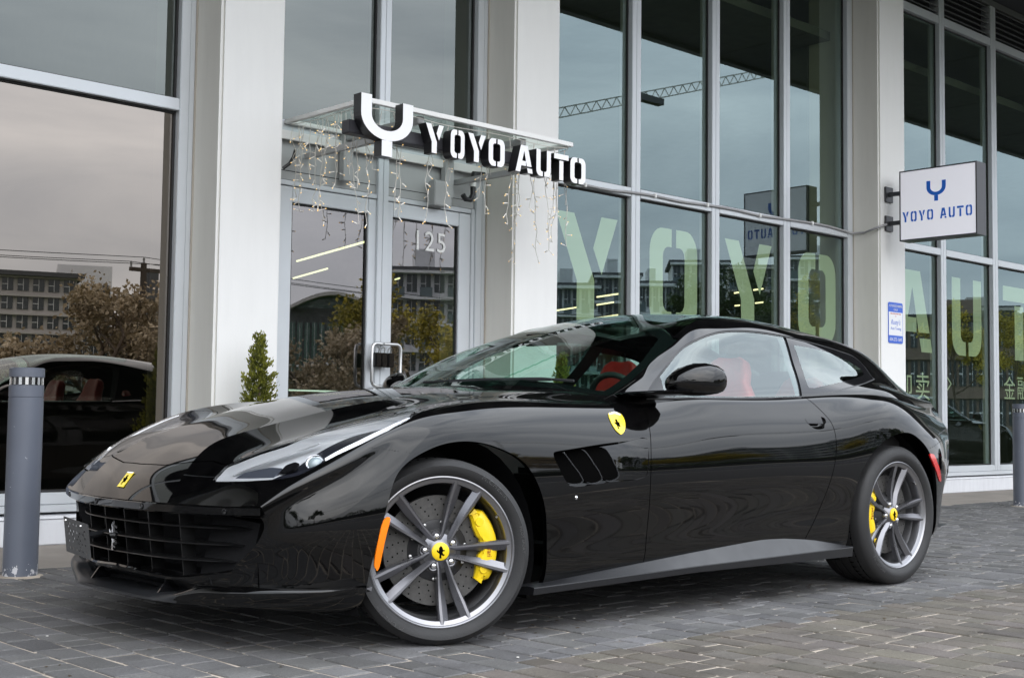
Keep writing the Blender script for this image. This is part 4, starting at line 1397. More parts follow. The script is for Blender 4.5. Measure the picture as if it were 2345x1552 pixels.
# black lining of the mouth
lin = MB(); bm = lin.bm
def ring_y(zs, inset, dx):
    out = []
    for p in le[::3]:
        out.append((p[0] + dx, p[1] * inset, zs))
    return out
rings = [ring_y(.469, .985, .01), ring_y(.455, .93, .10), ring_y(.45, .86, .22)]
def wall(r0, r1):
    v0 = [bm.verts.new(p) for p in r0]; v1 = [bm.verts.new(p) for p in r1]
    for i in range(len(v0) - 1): bm.faces.new([v0[i], v0[i + 1], v1[i + 1], v1[i]])
wall(rings[0], rings[1]); wall(rings[1], rings[2]); wall(rings[2], ring_y(.20, .80, .24)); wall(ring_y(.20, .80, .24), ring_y(.235, .78, .05))
for s_ in (-1, 1):                                                     # side cheeks
    a = [(-.612, s_ * .735, .470), (-.612, s_ * .700, .37), (-.628, s_ * .64, .285), (-.66, s_ * .55, .25)]
    c = [(-.52, s_ * .655, .455), (-.53, s_ * .62, .37), (-.54, s_ * .55, .27), (-.54, s_ * .50, .235)]
    d = [(-.56, s_ * .50, .455), (-.58, s_ * .47, .37), (-.60, s_ * .42, .27), (-.60, s_ * .40, .235)]
    wall(a, c); wall(c, d)
lin.build('mouth_lining', M['rough_black'], car, 30)


def plan(y):                                                            # leading edge: x at a given y
    return float(np.interp(abs(y), le[len(le) // 2:, 1] * -1, le[len(le) // 2:, 0]))


gr = empty('grille', (0, 0, 0), 0, car)
for z, yw in ((.419, .625), (.361, .60), (.303, .565)):
    ys = np.linspace(-yw, yw, 41)
    secs = []
    for y in ys:
        e = 1 - .75 * max(0, (abs(y) / yw - .82) / .18) ** 2
        x = plan(y) + .030 + .05 * (abs(y) / yw) ** 4
        secs.append([(x, y, z - .0022 * e), (x - .002, y, z), (x, y, z + .0026 * e), (x + .05, y, z + .007 * e), (x + .05, y, z)])
    loft_obj('grille_bar', secs, M['grille'], gr, 40)
for y in (-.36, -.175, 0.0, .175, .36):
    x0 = plan(y) + .045
    MB().hexa([(x0 + .02, y - .0028, .245), (x0 + .07, y - .0028, .245), (x0 + .07, y + .0028, .245), (x0 + .02, y + .0028, .245),
               (x0 - .005, y - .0028, .462), (x0 + .05, y - .0028, .462), (x0 + .05, y + .0028, .462), (x0 - .005, y + .0028, .462)]).build('grille_slat', M['grille'], gr)
# dark ducts behind
MB().hexa([(-.60, -.62, .25), (-.54, -.62, .25), (-.54, -.42, .25), (-.66, -.40, .25), (-.58, -.66, .44), (-.53, -.66, .44), (-.53, -.44, .46), (-.62, -.42, .46)]).build('duct_panel', M['rough_black'], gr)
MB().hexa([(-.66, .40, .25), (-.54, .42, .25), (-.54, .62, .25), (-.60, .62, .25), (-.62, .42, .46), (-.53, .44, .46), (-.53, .66, .44), (-.58, .66, .44)]).build('duct_panel', M['rough_black'], gr)

# bumper bar below the mouth
lipc = [(-.612, .700, .352), (-.622, .665, .305), (-.645, .600, .280), (-.685, .48, .257), (-.722, .34, .240), (-.772, .17, .250), (-.790, 0, .258)]
lc = curve2(lipc, 8); lc = np.concatenate([lc, lc[-2::-1] * [1, -1, 1]])
sec_p = [(.07, .004), (.02, .006), (.004, .004), (-.001, -.002), (.000, -.012), (.02, -.030), (.06, -.045)]
secs = []
for p in lc:
    f_ = min(1, max(0, (abs(p[1]) - .30) / .10))                       # outer parts run down to the splitter as one skin
    sp = sec_p[:5] + [(.02 * (1 - f_) + .004 * f_, -.030 * (1 - f_) - max(.03, (p[2] - .235)) * f_), (.06 * (1 - f_) + .012 * f_, -.045 * (1 - f_) - max(.05, (p[2] - .195)) * f_)]
    secs.append([(p[0] + a, p[1] * (1 - a * .6), p[2] + b_) for a, b_ in sp])
loft_obj('bumper_bar', secs, M['paint'], car, 35)
# lower intake wall and undertray
MB().hexa([(-.66, -.52, .155), (-.45, -.60, .155), (-.45, .60, .155), (-.66, .52, .155), (-.68, -.50, .25), (-.45, -.6, .25), (-.45, .6, .25), (-.68, .50, .25)]).build('lower_intake', M['rough_black'], car)
MB().box((-.30, -.68, .125), (3.6, .68, .15)).build('undertray', M['rough_black'], car)

# splitter: edge line and top line
se = [(-.33, .935, .222), (-.36, .935, .217), (-.47, .865, .190), (-.60, .725, .172), (-.68, .585, .165), (-.735, .45, .162), (-.79, .30, .165), (-.815, .15, .169), (-.822, 0, .171)]
st = [(-.33, .932, .228), (-.36, .928, .230), (-.50, .84, .230), (-.605, .725, .230), (-.675, .60, .226), (-.715, .47, .220), (-.70, .40, .190), (-.70, .15, .180), (-.70, 0, .182)]
sE, sT = curve2(se, 10), curve2(st, 10)
sE = np.concatenate([sE, sE[-2::-1] * [1, -1, 1]]); sT = np.concatenate([sT, sT[-2::-1] * [1, -1, 1]])
dv = sE - sT
secs = []
for a, b_ in zip(sT, sE):
    kk = min(1, abs(b_[1]) / .4)
    out_ = np.array([-.8, np.sign(b_[1]) * .45, .55]) * kk
    ms = [a * (1 - t) + b_ * t + out_ * .016 * math.sin(math.pi * t) for t in (.12, .3, .5, .7, .88)]
    secs.append([tuple(a + [.05, -np.sign(a[1]) * .03, 0]), tuple(a), *[tuple(q) for q in ms], tuple(b_ + [0, 0, .003]), tuple(b_ - [0, 0, .006]), tuple(b_ + [.06, -np.sign(b_[1]) * .05, -.012])])
spo = loft_obj('splitter', secs, M['paint'], car, 50)
spo.data.materials.append(M['satin_black'])
for f_ in spo.data.polygons:
    if f_.center.y > -.40: f_.material_index = 1  # centre and far end coloured darker than the paint to mute a pale reflection
for y in (-.27, .27):
    MB().hexa([(-.76, y - .004, .172), (-.68, y - .004, .172), (-.68, y + .004, .172), (-.76, y + .004, .172), (-.72, y - .004, .225), (-.66, y - .004, .235), (-.66, y + .004, .235), (-.72, y + .004, .225)]).build('splitter_fin', M['gloss_black'], car)

# ------------------------------------------------------------------ side skirts
for s_ in (-1, 1):
    xs = np.linspace(.42, 2.53, 40)
    ztop = np.interp(xs, [.42, .86, 1.41, 1.80, 1.93, 2.05, 2.2, 2.53], [.180, .211, .250, .274, .280, .279, .268, .219])
    ym = np.interp(xs, [.42, 1.4, 2.53], [.972, .982, .982]); zm = np.interp(xs, [.42, 1.37, 2.53], [.178, .200, .216])
    zb = np.interp(xs, [.42, 1.385, 2.53], [.150, .172, .170])
    yt = np.interp(xs, [.42, .9, 1.93, 2.2, 2.53], [.935, .928, .926, .930, .950])
    secs = [[(x, s_ * .84, a - .01), (x, s_ * y0, a), (x, s_ * y1, c), (x, s_ * (y1 + .001), c - .004), (x, s_ * (y1 - .004), d), (x, s_ * .82, d - .01)] for x, a, y0, y1, c, d in zip(xs, ztop, yt, ym, zm, zb)]
    loft_obj('side_skirt', secs, M['skirt'], car, 18)

# rear diffuser tip and tail panel
for s_ in (-1, 1):
    MB().hexa([(3.55, s_ * .70, .20), (3.80, s_ * .66, .235), (3.80, s_ * .60, .235), (3.55, s_ * .60, .20), (3.50, s_ * .80, .225), (3.74, s_ * .80, .262), (3.74, s_ * .60, .262), (3.50, s_ * .60, .225)]).build('diffuser_tip', M['satin_black'], car)
edge = np.concatenate([GA[-1], GA[-1][-2::-1] * [1, -1, 1]])
MB().prism([(3.70 + .18 * min(1, max(0, (p[2] - .2) / .6)), p[1] * .99, p[2]) for p in edge], (-.02, 0, 0)).build('tail_panel', M['gloss_black'], car)
for s_ in (-1, 1):
    MB().lathe([(.0005, .0), (.07, .0), (.075, -.01), (.075, -.05)], 28, 'X', (3.895, s_ * .50, .72)).build('tail_light', M['red_lens'], car, 40)
# ------------------------------------------------------------------ wheels
HORSE = [(.02, .50), (.10, .42), (.16, .30), (.13, .20), (.20, .12), (.30, .16), (.38, .08), (.34, .04), (.24, .04), (.16, -.02), (.12, -.14), (.20, -.22), (.30, -.20), (.34, -.30), (.28, -.36), (.16, -.34),
         (.06, -.26), (.0, -.34), (-.02, -.48), (.06, -.56), (-.12, -.56), (-.12, -.40), (-.10, -.24), (-.18, -.12), (-.28, -.06), (-.36, .06), (-.34, .18), (-.26, .10), (-.20, .04), (-.14, .08), (-.12, .20), (-.16, .30), (-.10, .40)]


def horse(name, mat_, parent, fn, s, d):
    """small rearing-horse emblem: silhouette laid out by fn(a, b) and given thickness vector d"""
    b = MB()
    b.prism([fn(a * s, c * s) for a, c in HORSE], d)
    bmesh.ops.triangulate(b.bm, faces=b.bm.faces)
    return b.build(name, mat_, parent)


def wheel(x, y, z, rt, wt, rot, steer, sgn, cal_ang, detail=True):
    """sgn -1: street side (outward = -y).  Built with outward = -y, mirrored for the other side."""
    w = empty('wheel', (x, y, z), 0, car)
    mt = Matrix.Rotation(steer, 4, 'Z') @ (Matrix.Identity(4) if sgn < 0 else Matrix.Scale(-1, 4, (0, 1, 0)))
    h = wt / 2
    made = []
    rl = .2715
    # tyre
    prof = [(rl - .006, -h + .018), (rl + .004, -h + .006), (rl + .020, -h - .006), (rl + .036, -h - .008), (rt - .022, -h + .001), (rt - .009, -h + .012), (rt - .003, -h + .026)]
    gx = [-.62, -.22, .22, .62]
    for g in gx:
        yy = g * h * .8
        prof += [(rt - .0008, yy - .005), (rt - .007, yy - .0042), (rt - .007, yy + .0042), (rt - .0008, yy + .005)]
    prof += [(rt - .003, h - .026), (rt - .009, h - .012), (rt - .022, h - .001), (rl + .03, h + .006), (rl + .004, h - .006), (rl - .006, h - .018)]
    ty = MB().lathe(prof, 120, 'Y').build('tyre', M['rubber'], w, 35); made.append(ty)
    # shoulder grooves
    gb = MB()
    for k in range(64):
        a = 2 * math.pi * k / 64
        c, s = math.cos(a), math.sin(a); tx, tz = -s, c
        for y0, y1, r0 in ((-h + .012, -h * .18, rt - .0095),):
            p = []
            for (yy, rr) in ((y0, rt - .0135), (y1, rt - .0025)):
                for tt in (-.0028, .0028):
                    for dr in (-.004, .0035):
                        aa = tt + (0.010 if yy == y1 else 0)
                        p.append(((rr + dr) * c + tx * aa, yy, (rr + dr) * s + tz * aa))
            gb.hexa([p[0], p[2], p[6], p[4], p[1], p[3], p[7], p[5]])
    o = gb.build('tread_groove', M['void'], ty); tag(o, kind='stuff'); made.append(o)
    if detail:
        for txt, a0, rr, hh in (('MICHELIN', 50, (rl + rt - .012) / 2 + .006, .023), ('MICHELIN', 230, (rl + rt - .012) / 2 + .006, .023), ('PILOT SPORT', 8, (rl + rt - .012) / 2 + .004, .013)):
            me, co = text_mesh(txt, hh, .0012, 1.15, spacing=1.12)
            ang = R(a0) - co[:, 0] / rr
            rad = rr + co[:, 1]
            yy = np.interp(rad, [rl + .004, rl + .020, rl + .036, rt - .022, rt - .009], [-h + .006, -h - .006, -h - .008, -h + .001, -h + .012]) - .0003 - co[:, 2] * .8
            o = put_mesh('tyre_lettering', me, np.stack([rad * np.cos(ang), yy, rad * np.sin(ang)], 1), M['rubber_mark'], ty); made.append(o)
    # rim barrel with lip
    f = -h + .010
    lip = [(rl - .004, f + .012), (rl, f + .003), (rl - .001, f), (rl - .005, f - .001), (rl - .0085, f + .002), (rl - .011, f + .006), (rl - .025, f + .013), (rl - .0275, f + .018), (rl - .028, f + .06)]
    ri = empty('rim', (0, 0, 0), 0, w)
    rimo = MB().lathe(lip, 96, 'Y').build('rim_lip', M['alloy_edge'], w, 30); made.append(rimo)
    o = MB().lathe([(rl - .028, f + .058), (rl - .029, f + .062), (rl - .032, f + .07), (rl - .030, h - .03), (rl - .012, h - .01), (rl - .004, h)], 72, 'Y').build('rim_barrel', M['barrel'], w, 40); made.append(o)
    bpy.data.objects.remove(ri)
    # five double spokes
    hubf = f + .030
    for k in range(5):
        a0 = R(rot + 72 * k)
        c, s = math.cos(a0), math.sin(a0)
        b = MB()
        for sd in (-1, 1):
            st = [(.030, .012, .022, hubf + .004, .020), (.060, .0155, .019, hubf - .002, .026), (.11, .022, .023, hubf + .002, .030), (.16, .029, .032, hubf - .004, .030), (.20, .035, .037, hubf - .012, .028), (.232, .040, .036, hubf - .019, .026), (.254, .043, .038, f + .007, .030)]
            rings = []
            for (r, off, wd, fy, dp) in st:
                ring = []
                for (t, yy) in ((-.5, dp), (-.5, .016 if sd > 0 else .006), (.24 * sd - .13, 0), (.24 * sd + .13, 0), (.5, .006 if sd > 0 else .016), (.5, dp)):
                    q = sd * off + t * wd
                    ring.append(b.bm.verts.new((r * c - q * s, fy + yy, r * s + q * c)))
                rings.append(ring)
            for p, q in zip(rings, rings[1:]):
                for i in range(6): b.bm.faces.new([p[i], p[(i + 1) % 6], q[(i + 1) % 6], q[i]])
            b.bm.faces.new(rings[0][::-1]); b.bm.faces.new(rings[-1])
        # web between the two blades, set back
        ws_ = []
        for (r, off, fy) in ((.05, .010, hubf + .014), (.14, .022, hubf + .022), (.22, .034, hubf + .018), (.256, .04, f + .022)):
            ws_.append([b.bm.verts.new((r * c - q * s, fy + yy, r * s + q * c)) for q, yy in ((-off, 0), (off, 0), (off, .006), (-off, .006))])
        o = b.build('spoke', M['alloy'], w, 24, weld=False); made.append(o)
        o = MB()
        for p, q in ((ws_[0], ws_[1]),): pass
        # wheel bolt between the spokes
        a1 = a0 + R(36)
        nb = MB().lathe([(.0004, -.013), (.006, -.0125), (.0095, -.010), (.0115, -.004), (.0118, .010)], 20, 'Y', (.056 * math.cos(a1), hubf + .010, .056 * math.sin(a1)))
        o = nb.build('wheel_bolt', M['chrome'], w, 50); made.append(o)
        nb = MB().lathe([(.0125, .012), (.0135, .004), (.0175, .003), (.0185, .010), (.0185, .03)], 20, 'Y', (.056 * math.cos(a1), hubf + .004, .056 * math.sin(a1)))
        o = nb.build('bolt_socket', M['alloy'], w, 40); made.append(o)
    o = MB().lathe([(.030, hubf - .004), (.036, hubf - .002), (.042, hubf + .006), (.072, hubf + .020), (.078, hubf + .05)], 40, 'Y').build('hub', M['alloy'], w, 35); made.append(o)
    o = MB().lathe([(.0004, hubf - .0105), (.029, hubf - .0100), (.0325, hubf - .007), (.0330, hubf)], 40, 'Y').build('hub_cap', M['yellow'], w, 40); made.append(o)
    o = horse('hub_emblem', M['void'], w, lambda a, c: (a, hubf - .0098, c), .042, (0, -.0014, 0)); made.append(o)
    # valve
    va = R(rot - 72 + 36)
    o = MB().tube([(.245 * math.cos(va), f + .03, .245 * math.sin(va)), (.236 * math.cos(va), f + .005, .236 * math.sin(va))], .004, 8).build('valve', M['steel'], w, 40); made.append(o)
    # brake disc with drilled holes, hat, caliper
    yd = f + .075
    dm = MB(); bm = dm.bm
    dm.lathe([(.112, yd + .032), (.112, yd), (.198, yd), (.198, yd + .032)], 72, 'Y')
    o = dm.build('brake_disc', M['disc'], w, 30); made.append(o)
    hb = MB()
    for k in range(24):
        a = 2 * math.pi * k / 24
        for j, r in enumerate((.128, .147, .166, .185)):
            aa = a + j * .065
            hb.lathe([(.0002, -.0004), (.0032, -.0004), (.0032, .004)], 8, 'Y', (r * math.cos(aa), yd, r * math.sin(aa)))
    o = hb.build('disc_holes', M['void'], w); tag(o, kind='stuff'); made.append(o)
    o = MB().lathe([(.04, yd - .030), (.080, yd - .028), (.098, yd - .006), (.112, yd + .002)], 48, 'Y').build('disc_hat', M['hat'], w, 30); made.append(o)
    cbm = MB()
    for k in range(10):
        a = 2 * math.pi * (k + .3) / 10
        cbm.lathe([(.0003, -.007), (.0055, -.006), (.0062, 0), (.0062, .008)], 10, 'Y', (.103 * math.cos(a), yd - .004, .103 * math.sin(a)))
    o = cbm.build('disc_bolts', M['steel'], w, 40); tag(o, kind='stuff'); made.append(o)
    ca = R(cal_ang)
    sec = []
    for t in np.linspace(-1, 1, 21):
        a = ca + t * R(43)
        q = abs(t)
        r1 = .222 - .004 * q - (.012 if q > .82 else 0) - (.018 if q > .96 else 0)
        r0 = .150 + .020 * max(0, (q - .6) / .4) + (.008 if q < .25 else 0)
        y0 = yd - .042 + .012 * q ** 3
        y1 = yd + .06
        ring = [(r0, y1), (r0, y0 + .016), (r0 + .010, y0 + .004), (r0 + .030, y0), (r1 - .020, y0 + .001), (r1 - .006, y0 + .008), (r1, y0 + .022), (r1, y1)]
        sec.append([(r * math.cos(a), yy, r * math.sin(a)) for r, yy in ring])
    cal = loft_obj('caliper', sec, M['yellow'], w, 32); made.append(cal)
    pm = MB()
    for t in (-.66, -.22, .22, .66):
        a = ca + t * R(43)
        pm.lathe([(.0005, -.004), (.014, -.004), (.017, .0), (.017, .012)], 18, 'Y', (.180 * math.cos(a), yd - .036, .180 * math.sin(a)))
    o = pm.build('caliper_bosses', M['yellow'], w, 40); tag(o, kind='stuff'); made.append(o)
    me, co = text_mesh('Ferrari', .026, .0006, .8)
    ang = ca + R(-4) - co[:, 0] / .186
    rad = .186 + co[:, 1]
    o = put_mesh('caliper_lettering', me, np.stack([rad * np.cos(ang), yd - .0432 - co[:, 2], rad * np.sin(ang)], 1), M['cal_red'], w); made.append(o)
    for o in made:
        if o.parent == w: o.matrix_local = mt
    return w


M['cal_red'] = mat('caliper_print', (.30, .05, .01), .4)
WF, WR = .3335, .352
wheel(.05, -.832, WF - .002, WF, .245, 67, R(-25), -1, 6)
wheel(.05, .832, WF - .002, WF, .245, 20, R(-25), 1, 6, False)
wheel(2.99, -.815, WR - .003, WR, .285, 76, 0, -1, 180)
wheel(2.99, .815, WR - .003, WR, .285, 40, 0, 1, 180, False)

# wheel housings
for xc, zc, rr, w0, w1 in ((.10, .30, .44, .52, .85), (2.975, .33, .45, .52, .88)):
    for s_ in (-1, 1):
        b = MB()
        arc = [R(a) for a in range(-25, 206, 10)]
        r0 = [(xc + rr * math.cos(a) * .985, s_ * w1, max(.12, zc + rr * math.sin(a))) for a in arc]
        r1 = [(xc + rr * math.cos(a) * .985, s_ * w0, max(.12, zc + rr * math.sin(a))) for a in arc]
        v0 = [b.bm.verts.new(p) for p in r0]; v1 = [b.bm.verts.new(p) for p in r1]
        for i in range(len(arc) - 1): b.bm.faces.new([v0[i], v0[i + 1], v1[i + 1], v1[i]])
        b.bm.faces.new(v1)
        b.build('wheel_housing', M['rough_black'], car, 40)

# ------------------------------------------------------------------ side markers, shields, small emblems
def patch(px, name, mt, d, th, smooth_n=3, both=True, bvh=None, src=None):
    pp = hit(px, bvh or _bA)[:, [0, 2]]
    if smooth_n: pp = curve2(pp, smooth_n, closed=True)
    s, _ = split(src or BODY, pp, XZ, sideways, 0)
    for sg in ((-1, 1) if both else (-1,)):
        q = s.offset(d).flange(th, False)
        (q.near() if sg < 0 else q).obj(name, mt, car)
    return s


patch([(891, 1182), (893, 1187), (886, 1215), (879, 1245), (872, 1280), (865, 1305), (862, 1306), (857, 1296), (857, 1288), (862, 1255), (869, 1220), (877, 1192), (883, 1185)], 'side_marker', M['orange'], .004, .008, 2)
patch([(2128, 1040), (2137, 1040), (2146, 1060), (2153, 1085), (2154, 1101), (2150, 1101), (2143, 1078), (2134, 1055)], 'rear_marker', M['red_lens'], .004, .008, 2)
sh = patch([(1391, 946), (1391, 946), (1398, 945), (1405, 943), (1413, 945), (1422, 949), (1422, 949), (1429, 962), (1431, 975), (1429, 987), (1422, 996), (1422, 996), (1411, 987), (1401, 972), (1395, 958)], 'wing_shield', M['badge_yellow'], .0035, .005, 3)
c0 = hit([(1412, 970)], _bA)[0]
nh = _bA.find_nearest(Vector((c0[0], -c0[1], c0[2])))[1]
uz = Vector((0, 0, 1)) - nh * nh.z; uz.normalize(); ux = uz.cross(nh).normalized()
if ux.x < 0: ux = -ux
pc_ = Vector((c0[0], -c0[1], c0[2])) + nh * .0036
for sg in (1, -1):
    fn = lambda a, c: tuple(Vector(((pc_ + ux * a + uz * c).x, sg * (pc_ + ux * a + uz * c).y, (pc_ + ux * a + uz * c).z)))
    horse('shield_horse', M['void'], car, fn, .042, Vector((nh.x, sg * nh.y, nh.z)) * .0012)
# white, green and red cap stripe of the shield
cap = patch([(1391.5, 946.5), (1398, 945), (1405, 943), (1413, 945), (1421, 949), (1422.5, 952.5), (1413, 949.5), (1405, 948), (1398, 949), (1393, 950.5)], 'shield_stripe', M['white'], .0042, .002, 0)
# small chrome stud on the wing
c0 = hit([(1319, 1139)], _bA)[0]
for sg in (-1, 1):
    MB().lathe([(.0004, .006), (.004, .005), (.0062, .001), (.0068, -.004)][::1], 16, 'Y', (0, 0, 0)).build('wing_stud', M['chrome'], car, 60).matrix_local = Matrix.Translation((c0[0], sg * (c0[1] + .001), c0[2])) @ (Matrix.Scale(-1, 4, (0, 1, 0)) if sg < 0 else Matrix.Identity(4)) @ Matrix.Diagonal((1, 1, 1.35, 1))
# bonnet badge: upright rectangle on the nose, centre line
bx, bz = -.737, .583
d = Vector((.05, 0, .058)).normalized(); n_ = Vector((-d.z, 0, d.x))
w2, h2 = .0235, .034
_, c_n, _, _ = _bA.find_nearest(Vector((bx, 0.0, bz)))
q0 = _bA.ray_cast(Vector((-1.2, -.002, .566)), Vector((1, 0, 0)))
ctr = q0[0] if q0[0] else Vector((bx, 0, bz))
n_ = q0[1] if q0[1] else n_
n_ = Vector((n_.x, 0, n_.z)).normalized()
if n_.x > 0: n_ = -n_
d = Vector((n_.z, 0, -n_.x))
if d.z < 0: d = -d
yv = Vector((0, 1, 0))
P_ = lambda a, c, o=0: tuple(ctr + yv * a + d * c + n_ * o)
MB().prism([P_(-w2, -h2, .001), P_(w2, -h2, .001), P_(w2, h2, .001), P_(-w2, h2, .001)], n_ * .003).build('bonnet_badge', M['badge_yellow'], car)
horse('badge_horse', M['void'], car, lambda a, c: P_(-a, c, .0045), .040, n_ * .001)
MB().prism([P_(-w2, h2 - .006, .0042), P_(w2, h2 - .006, .0042), P_(w2, h2, .0042), P_(-w2, h2, .0042)], n_ * .0008).build('badge_stripe', M['white'], car)
# chrome horse in the grille
c0 = in_car(258, 1222, y=0)
horse('grille_horse', M['chrome'], car, lambda a, c: (c0[0] + .012, -a * .9, c0[2] + c), .105, (-.010, 0, 0))
# parking sensors in the nose band
for yv_ in (.60, .155, -.20, -.615):
    xx = plan(yv_)
    k = np.argmin(abs(le[:, 1] - yv_)); nn = nrm2[k]
    o = MB().lathe([(.0102, -.002), (.0102, .0022), (.0078, .0026), (.0070, .0008), (.0004, .0006)], 20, 'Y').build('parking_sensor', M['gloss_black'], car, 40)
    o.matrix_local = Matrix.Translation(Vector(le[k] + nn * .003 + np.array([0, 0, -.019]))) @ Vector(nn).to_track_quat('Y', 'Z').to_matrix().to_4x4()

# perforated licence plate bracket ahead of the bumper
q = [in_car(145.4, 1181, x=-.895), in_car(200.4, 1200.5, x=-.865), in_car(205.7, 1280, x=-.865), in_car(152.4, 1261, x=-.895)]
print('plate', np.round(q, 3))
pa, pb, pd = Vector(q[0]), Vector(q[1]), Vector(q[3])
eu, ev = (pb - pa), (pd - pa)
nn = eu.cross(ev).normalized()
if nn.x > 0: nn = -nn
plate = MB()
nu_, nv_ = 15, 10
occ = set()
hr = random.Random(4)
for i in range(2, 13):
    for j in range(1, 9):
        if (i + j) % 2 == 0 and hr.random() < .75: occ.add((i, j))
for i in range(nu_):
    for j in range(nv_):
        c = [pa + eu * ((i + a) / nu_) + ev * ((j + b_) / nv_) for a, b_ in ((0, 0), (1, 0), (1, 1), (0, 1))]
        if (i, j) in occ:
            m_ = (c[0] + c[2]) / 2
            inn = [m_ + (p - m_) * .62 for p in c]
            for k in range(4):
                plate.prism([tuple(x) for x in (c[k], c[(k + 1) % 4], inn[(k + 1) % 4], inn[k])], nn * -.003)
        else: plate.prism([tuple(x) for x in c], nn * -.003)
pl_o = plate.build('plate_bracket', M['plate'], car)
for a, b_ in ((.08, .10), (.70, .12)):
    p = pa + eu * a + ev * b_ + nn * .001
    o = MB().lathe([(.0004, .004), (.004, .003), (.0055, 0)], 10, 'Y').build('bracket_screw', M['chrome'], pl_o, 50)
    o.matrix_local = Matrix.Translation(p) @ nn.to_track_quat('Y', 'Z').to_matrix().to_4x4()
MB().tube([tuple((pa + pb) / 2 + ev * .5 - nn * .004), (-.74, q[0][1] * .8, .36)], .012, 8).build('bracket_arm', M['satin_black'], pl_o, 40)

# ------------------------------------------------------------------ door mirrors
for s_ in (-1, 1):
    mr = empty('door_mirror', (0, 0, 0), 0, car)
    secs = []
    # housing sections run outwards; each is an egg in x-z with a flat rear
    for y, xc_, zc_, a, b_ in ((.935, 1.235, .965, .035, .022), (.95, 1.245, .970, .062, .042), (.98, 1.262, .978, .088, .060), (1.02, 1.285, .984, .100, .069), (1.06, 1.312, .986, .098, .068), (1.09, 1.335, .984, .084, .060), (1.11, 1.352, .981, .062, .047), (1.122, 1.362, .979, .034, .028)):
        ring = []
        for k in range(28):
            t = 2 * math.pi * k / 28
            c, s = math.cos(t), math.sin(t)
            px = a * (c if c < 0 else .55 * math.copysign(abs(c) ** .45, c))
            pz = b_ * math.copysign(abs(s) ** .85, s) * (1 - .10 * (c < 0) * abs(c))
            ring.append((xc_ + px, s_ * y, zc_ + pz + .10 * px * (1 if c < 0 else .3)))
        secs.append(ring)
    loft_obj('housing', secs, M['paint'], mr, 50)
    # stalk: slim wing from the foot of the pillar
    st = []
    for y, x0, x1, z, th in ((.80, 1.02, 1.27, .915, .012), (.88, 1.03, 1.27, .920, .011), (.94, 1.08, 1.33, .924, .011), (1.0, 1.15, 1.36, .929, .012), (1.06, 1.23, 1.38, .936, .013), (1.10, 1.30, 1.385, .944, .010)):
        st.append([(x0, s_ * y, z + .002), (x0 + .03, s_ * y, z - th * .6), (x1 - .02, s_ * y, z - th * .6), (x1, s_ * y, z), (x1 - .02, s_ * y, z + th * .6), (x0 + .04, s_ * y, z + th)])
    loft_obj('stalk', st, M['gloss_black'], mr, 40)
    MB().prism([(1.345, s_ * .97, .94), (1.37, s_ * 1.09, .95), (1.375, s_ * 1.095, 1.02), (1.35, s_ * .975, 1.025)], (.004, 0, 0)).build('mirror_glass', M['chrome'], mr)

# wiper
wp_ = [(.80, -.40, .965), (.86, -.15, .990), (.80, .10, .995), (.84, .45, .985)]
MB().tube([(.76, -.05, .967), (.80, -.25, .978), (.90, -.56, .980)], [.010, .008, .006], 6).build('wiper_arm', M['satin_black'], car, 50)
MB().tube([(.745, .12, .972), (.80, -.22, .983), (.895, -.50, .985), (.955, -.64, .975)], .006, 6).build('wiper_blade', M['satin_black'], car, 50)
# ------------------------------------------------------------------ stencil lettering
def arc(cx, cz, r, a0, a1, n=6): return [(cx + r * math.cos(R(a0 + (a1 - a0) * i / n)), cz + r * math.sin(R(a0 + (a1 - a0) * i / n))) for i in range(n + 1)]


_ol = [(.455, 1)] + arc(.30, .74, .26, 95, 180)[0:] + arc(.30, .26, .26, 180, 265) + [(.455, 0), (.455, .185), (.37, .19)] + arc(.37, .27, .09, 265, 180, 3) + arc(.37, .73, .09, 180, 95, 3) + [(.455, .815)]
_ol = [(.455, 1), (.28, 1)] + arc(.27, .76, .24, 100, 180) + arc(.27, .24, .24, 180, 260) + [(.28, 0), (.455, 0), (.455, .18), (.38, .18)] + arc(.385, .28, .10, 260, 180, 3) + arc(.385, .72, .10, 180, 100, 3) + [(.38, .82), (.455, .82)]
_ul = [(.04, 1)] + [(.04, .25)] + arc(.28, .24, .24, 180, 260) + [(.30, 0), (.455, 0), (.455, .18), (.40, .18)] + arc(.40, .28, .10, 260, 180, 3) + [(.30, 1)]
flip = lambda p: [(1 - x, z) for x, z in p][::-1]
GLYPH = {
    'Y': [[(0, 1), (.29, 1), (.62, .40), (.62, 0), (.34, 0), (.34, .38)], [(.73, 1), (1, 1), (.74, .46), (.60, .70)]],
    'O': [_ol, flip(_ol)],
    'A': [[(0, 0), (.27, 0), (.335, .24), (.60, .24), (.60, .42), (.385, .42), (.50, .80), (.655, .24), (.935, .24), (.70, 1), (.30, 1)], [(.675, .17), (.955, .17), (1, 0), (.725, 0)]],
    'U': [_ul, flip(_ul)],
    'T': [[(0, .80), (1, .80), (1, 1), (0, 1)], [(.36, 0), (.64, 0), (.64, .745), (.36, .745)]],
}
_u = [(-.5, 1.0), (-.5, .62)] + arc(0, .62, .5, 180, 360, 20) + [(.5, 1.0 - .04), (.30, 1.0 - .04), (.30, .62)] + arc(0, .62, .30, 0, -180, 16) + [(-.30, 1.0)]
LOGO = [_u, [(-.10, -.20), (.10, -.20), (.10, .1195), (-.10, .1195)]]


def glyph(b, polys, fn, d):
    for p in polys:
        n0 = len(b.bm.verts)
        b.prism([fn(x, z) for x, z in p], d)
    return b


def two_tone(o, axis, sign, face_mat):
    """front faces take the face material"""
    o.data.materials.append(face_mat)
    for f in o.data.polygons:
        if f.normal[axis] * sign > .9: f.material_index = 1
    return o


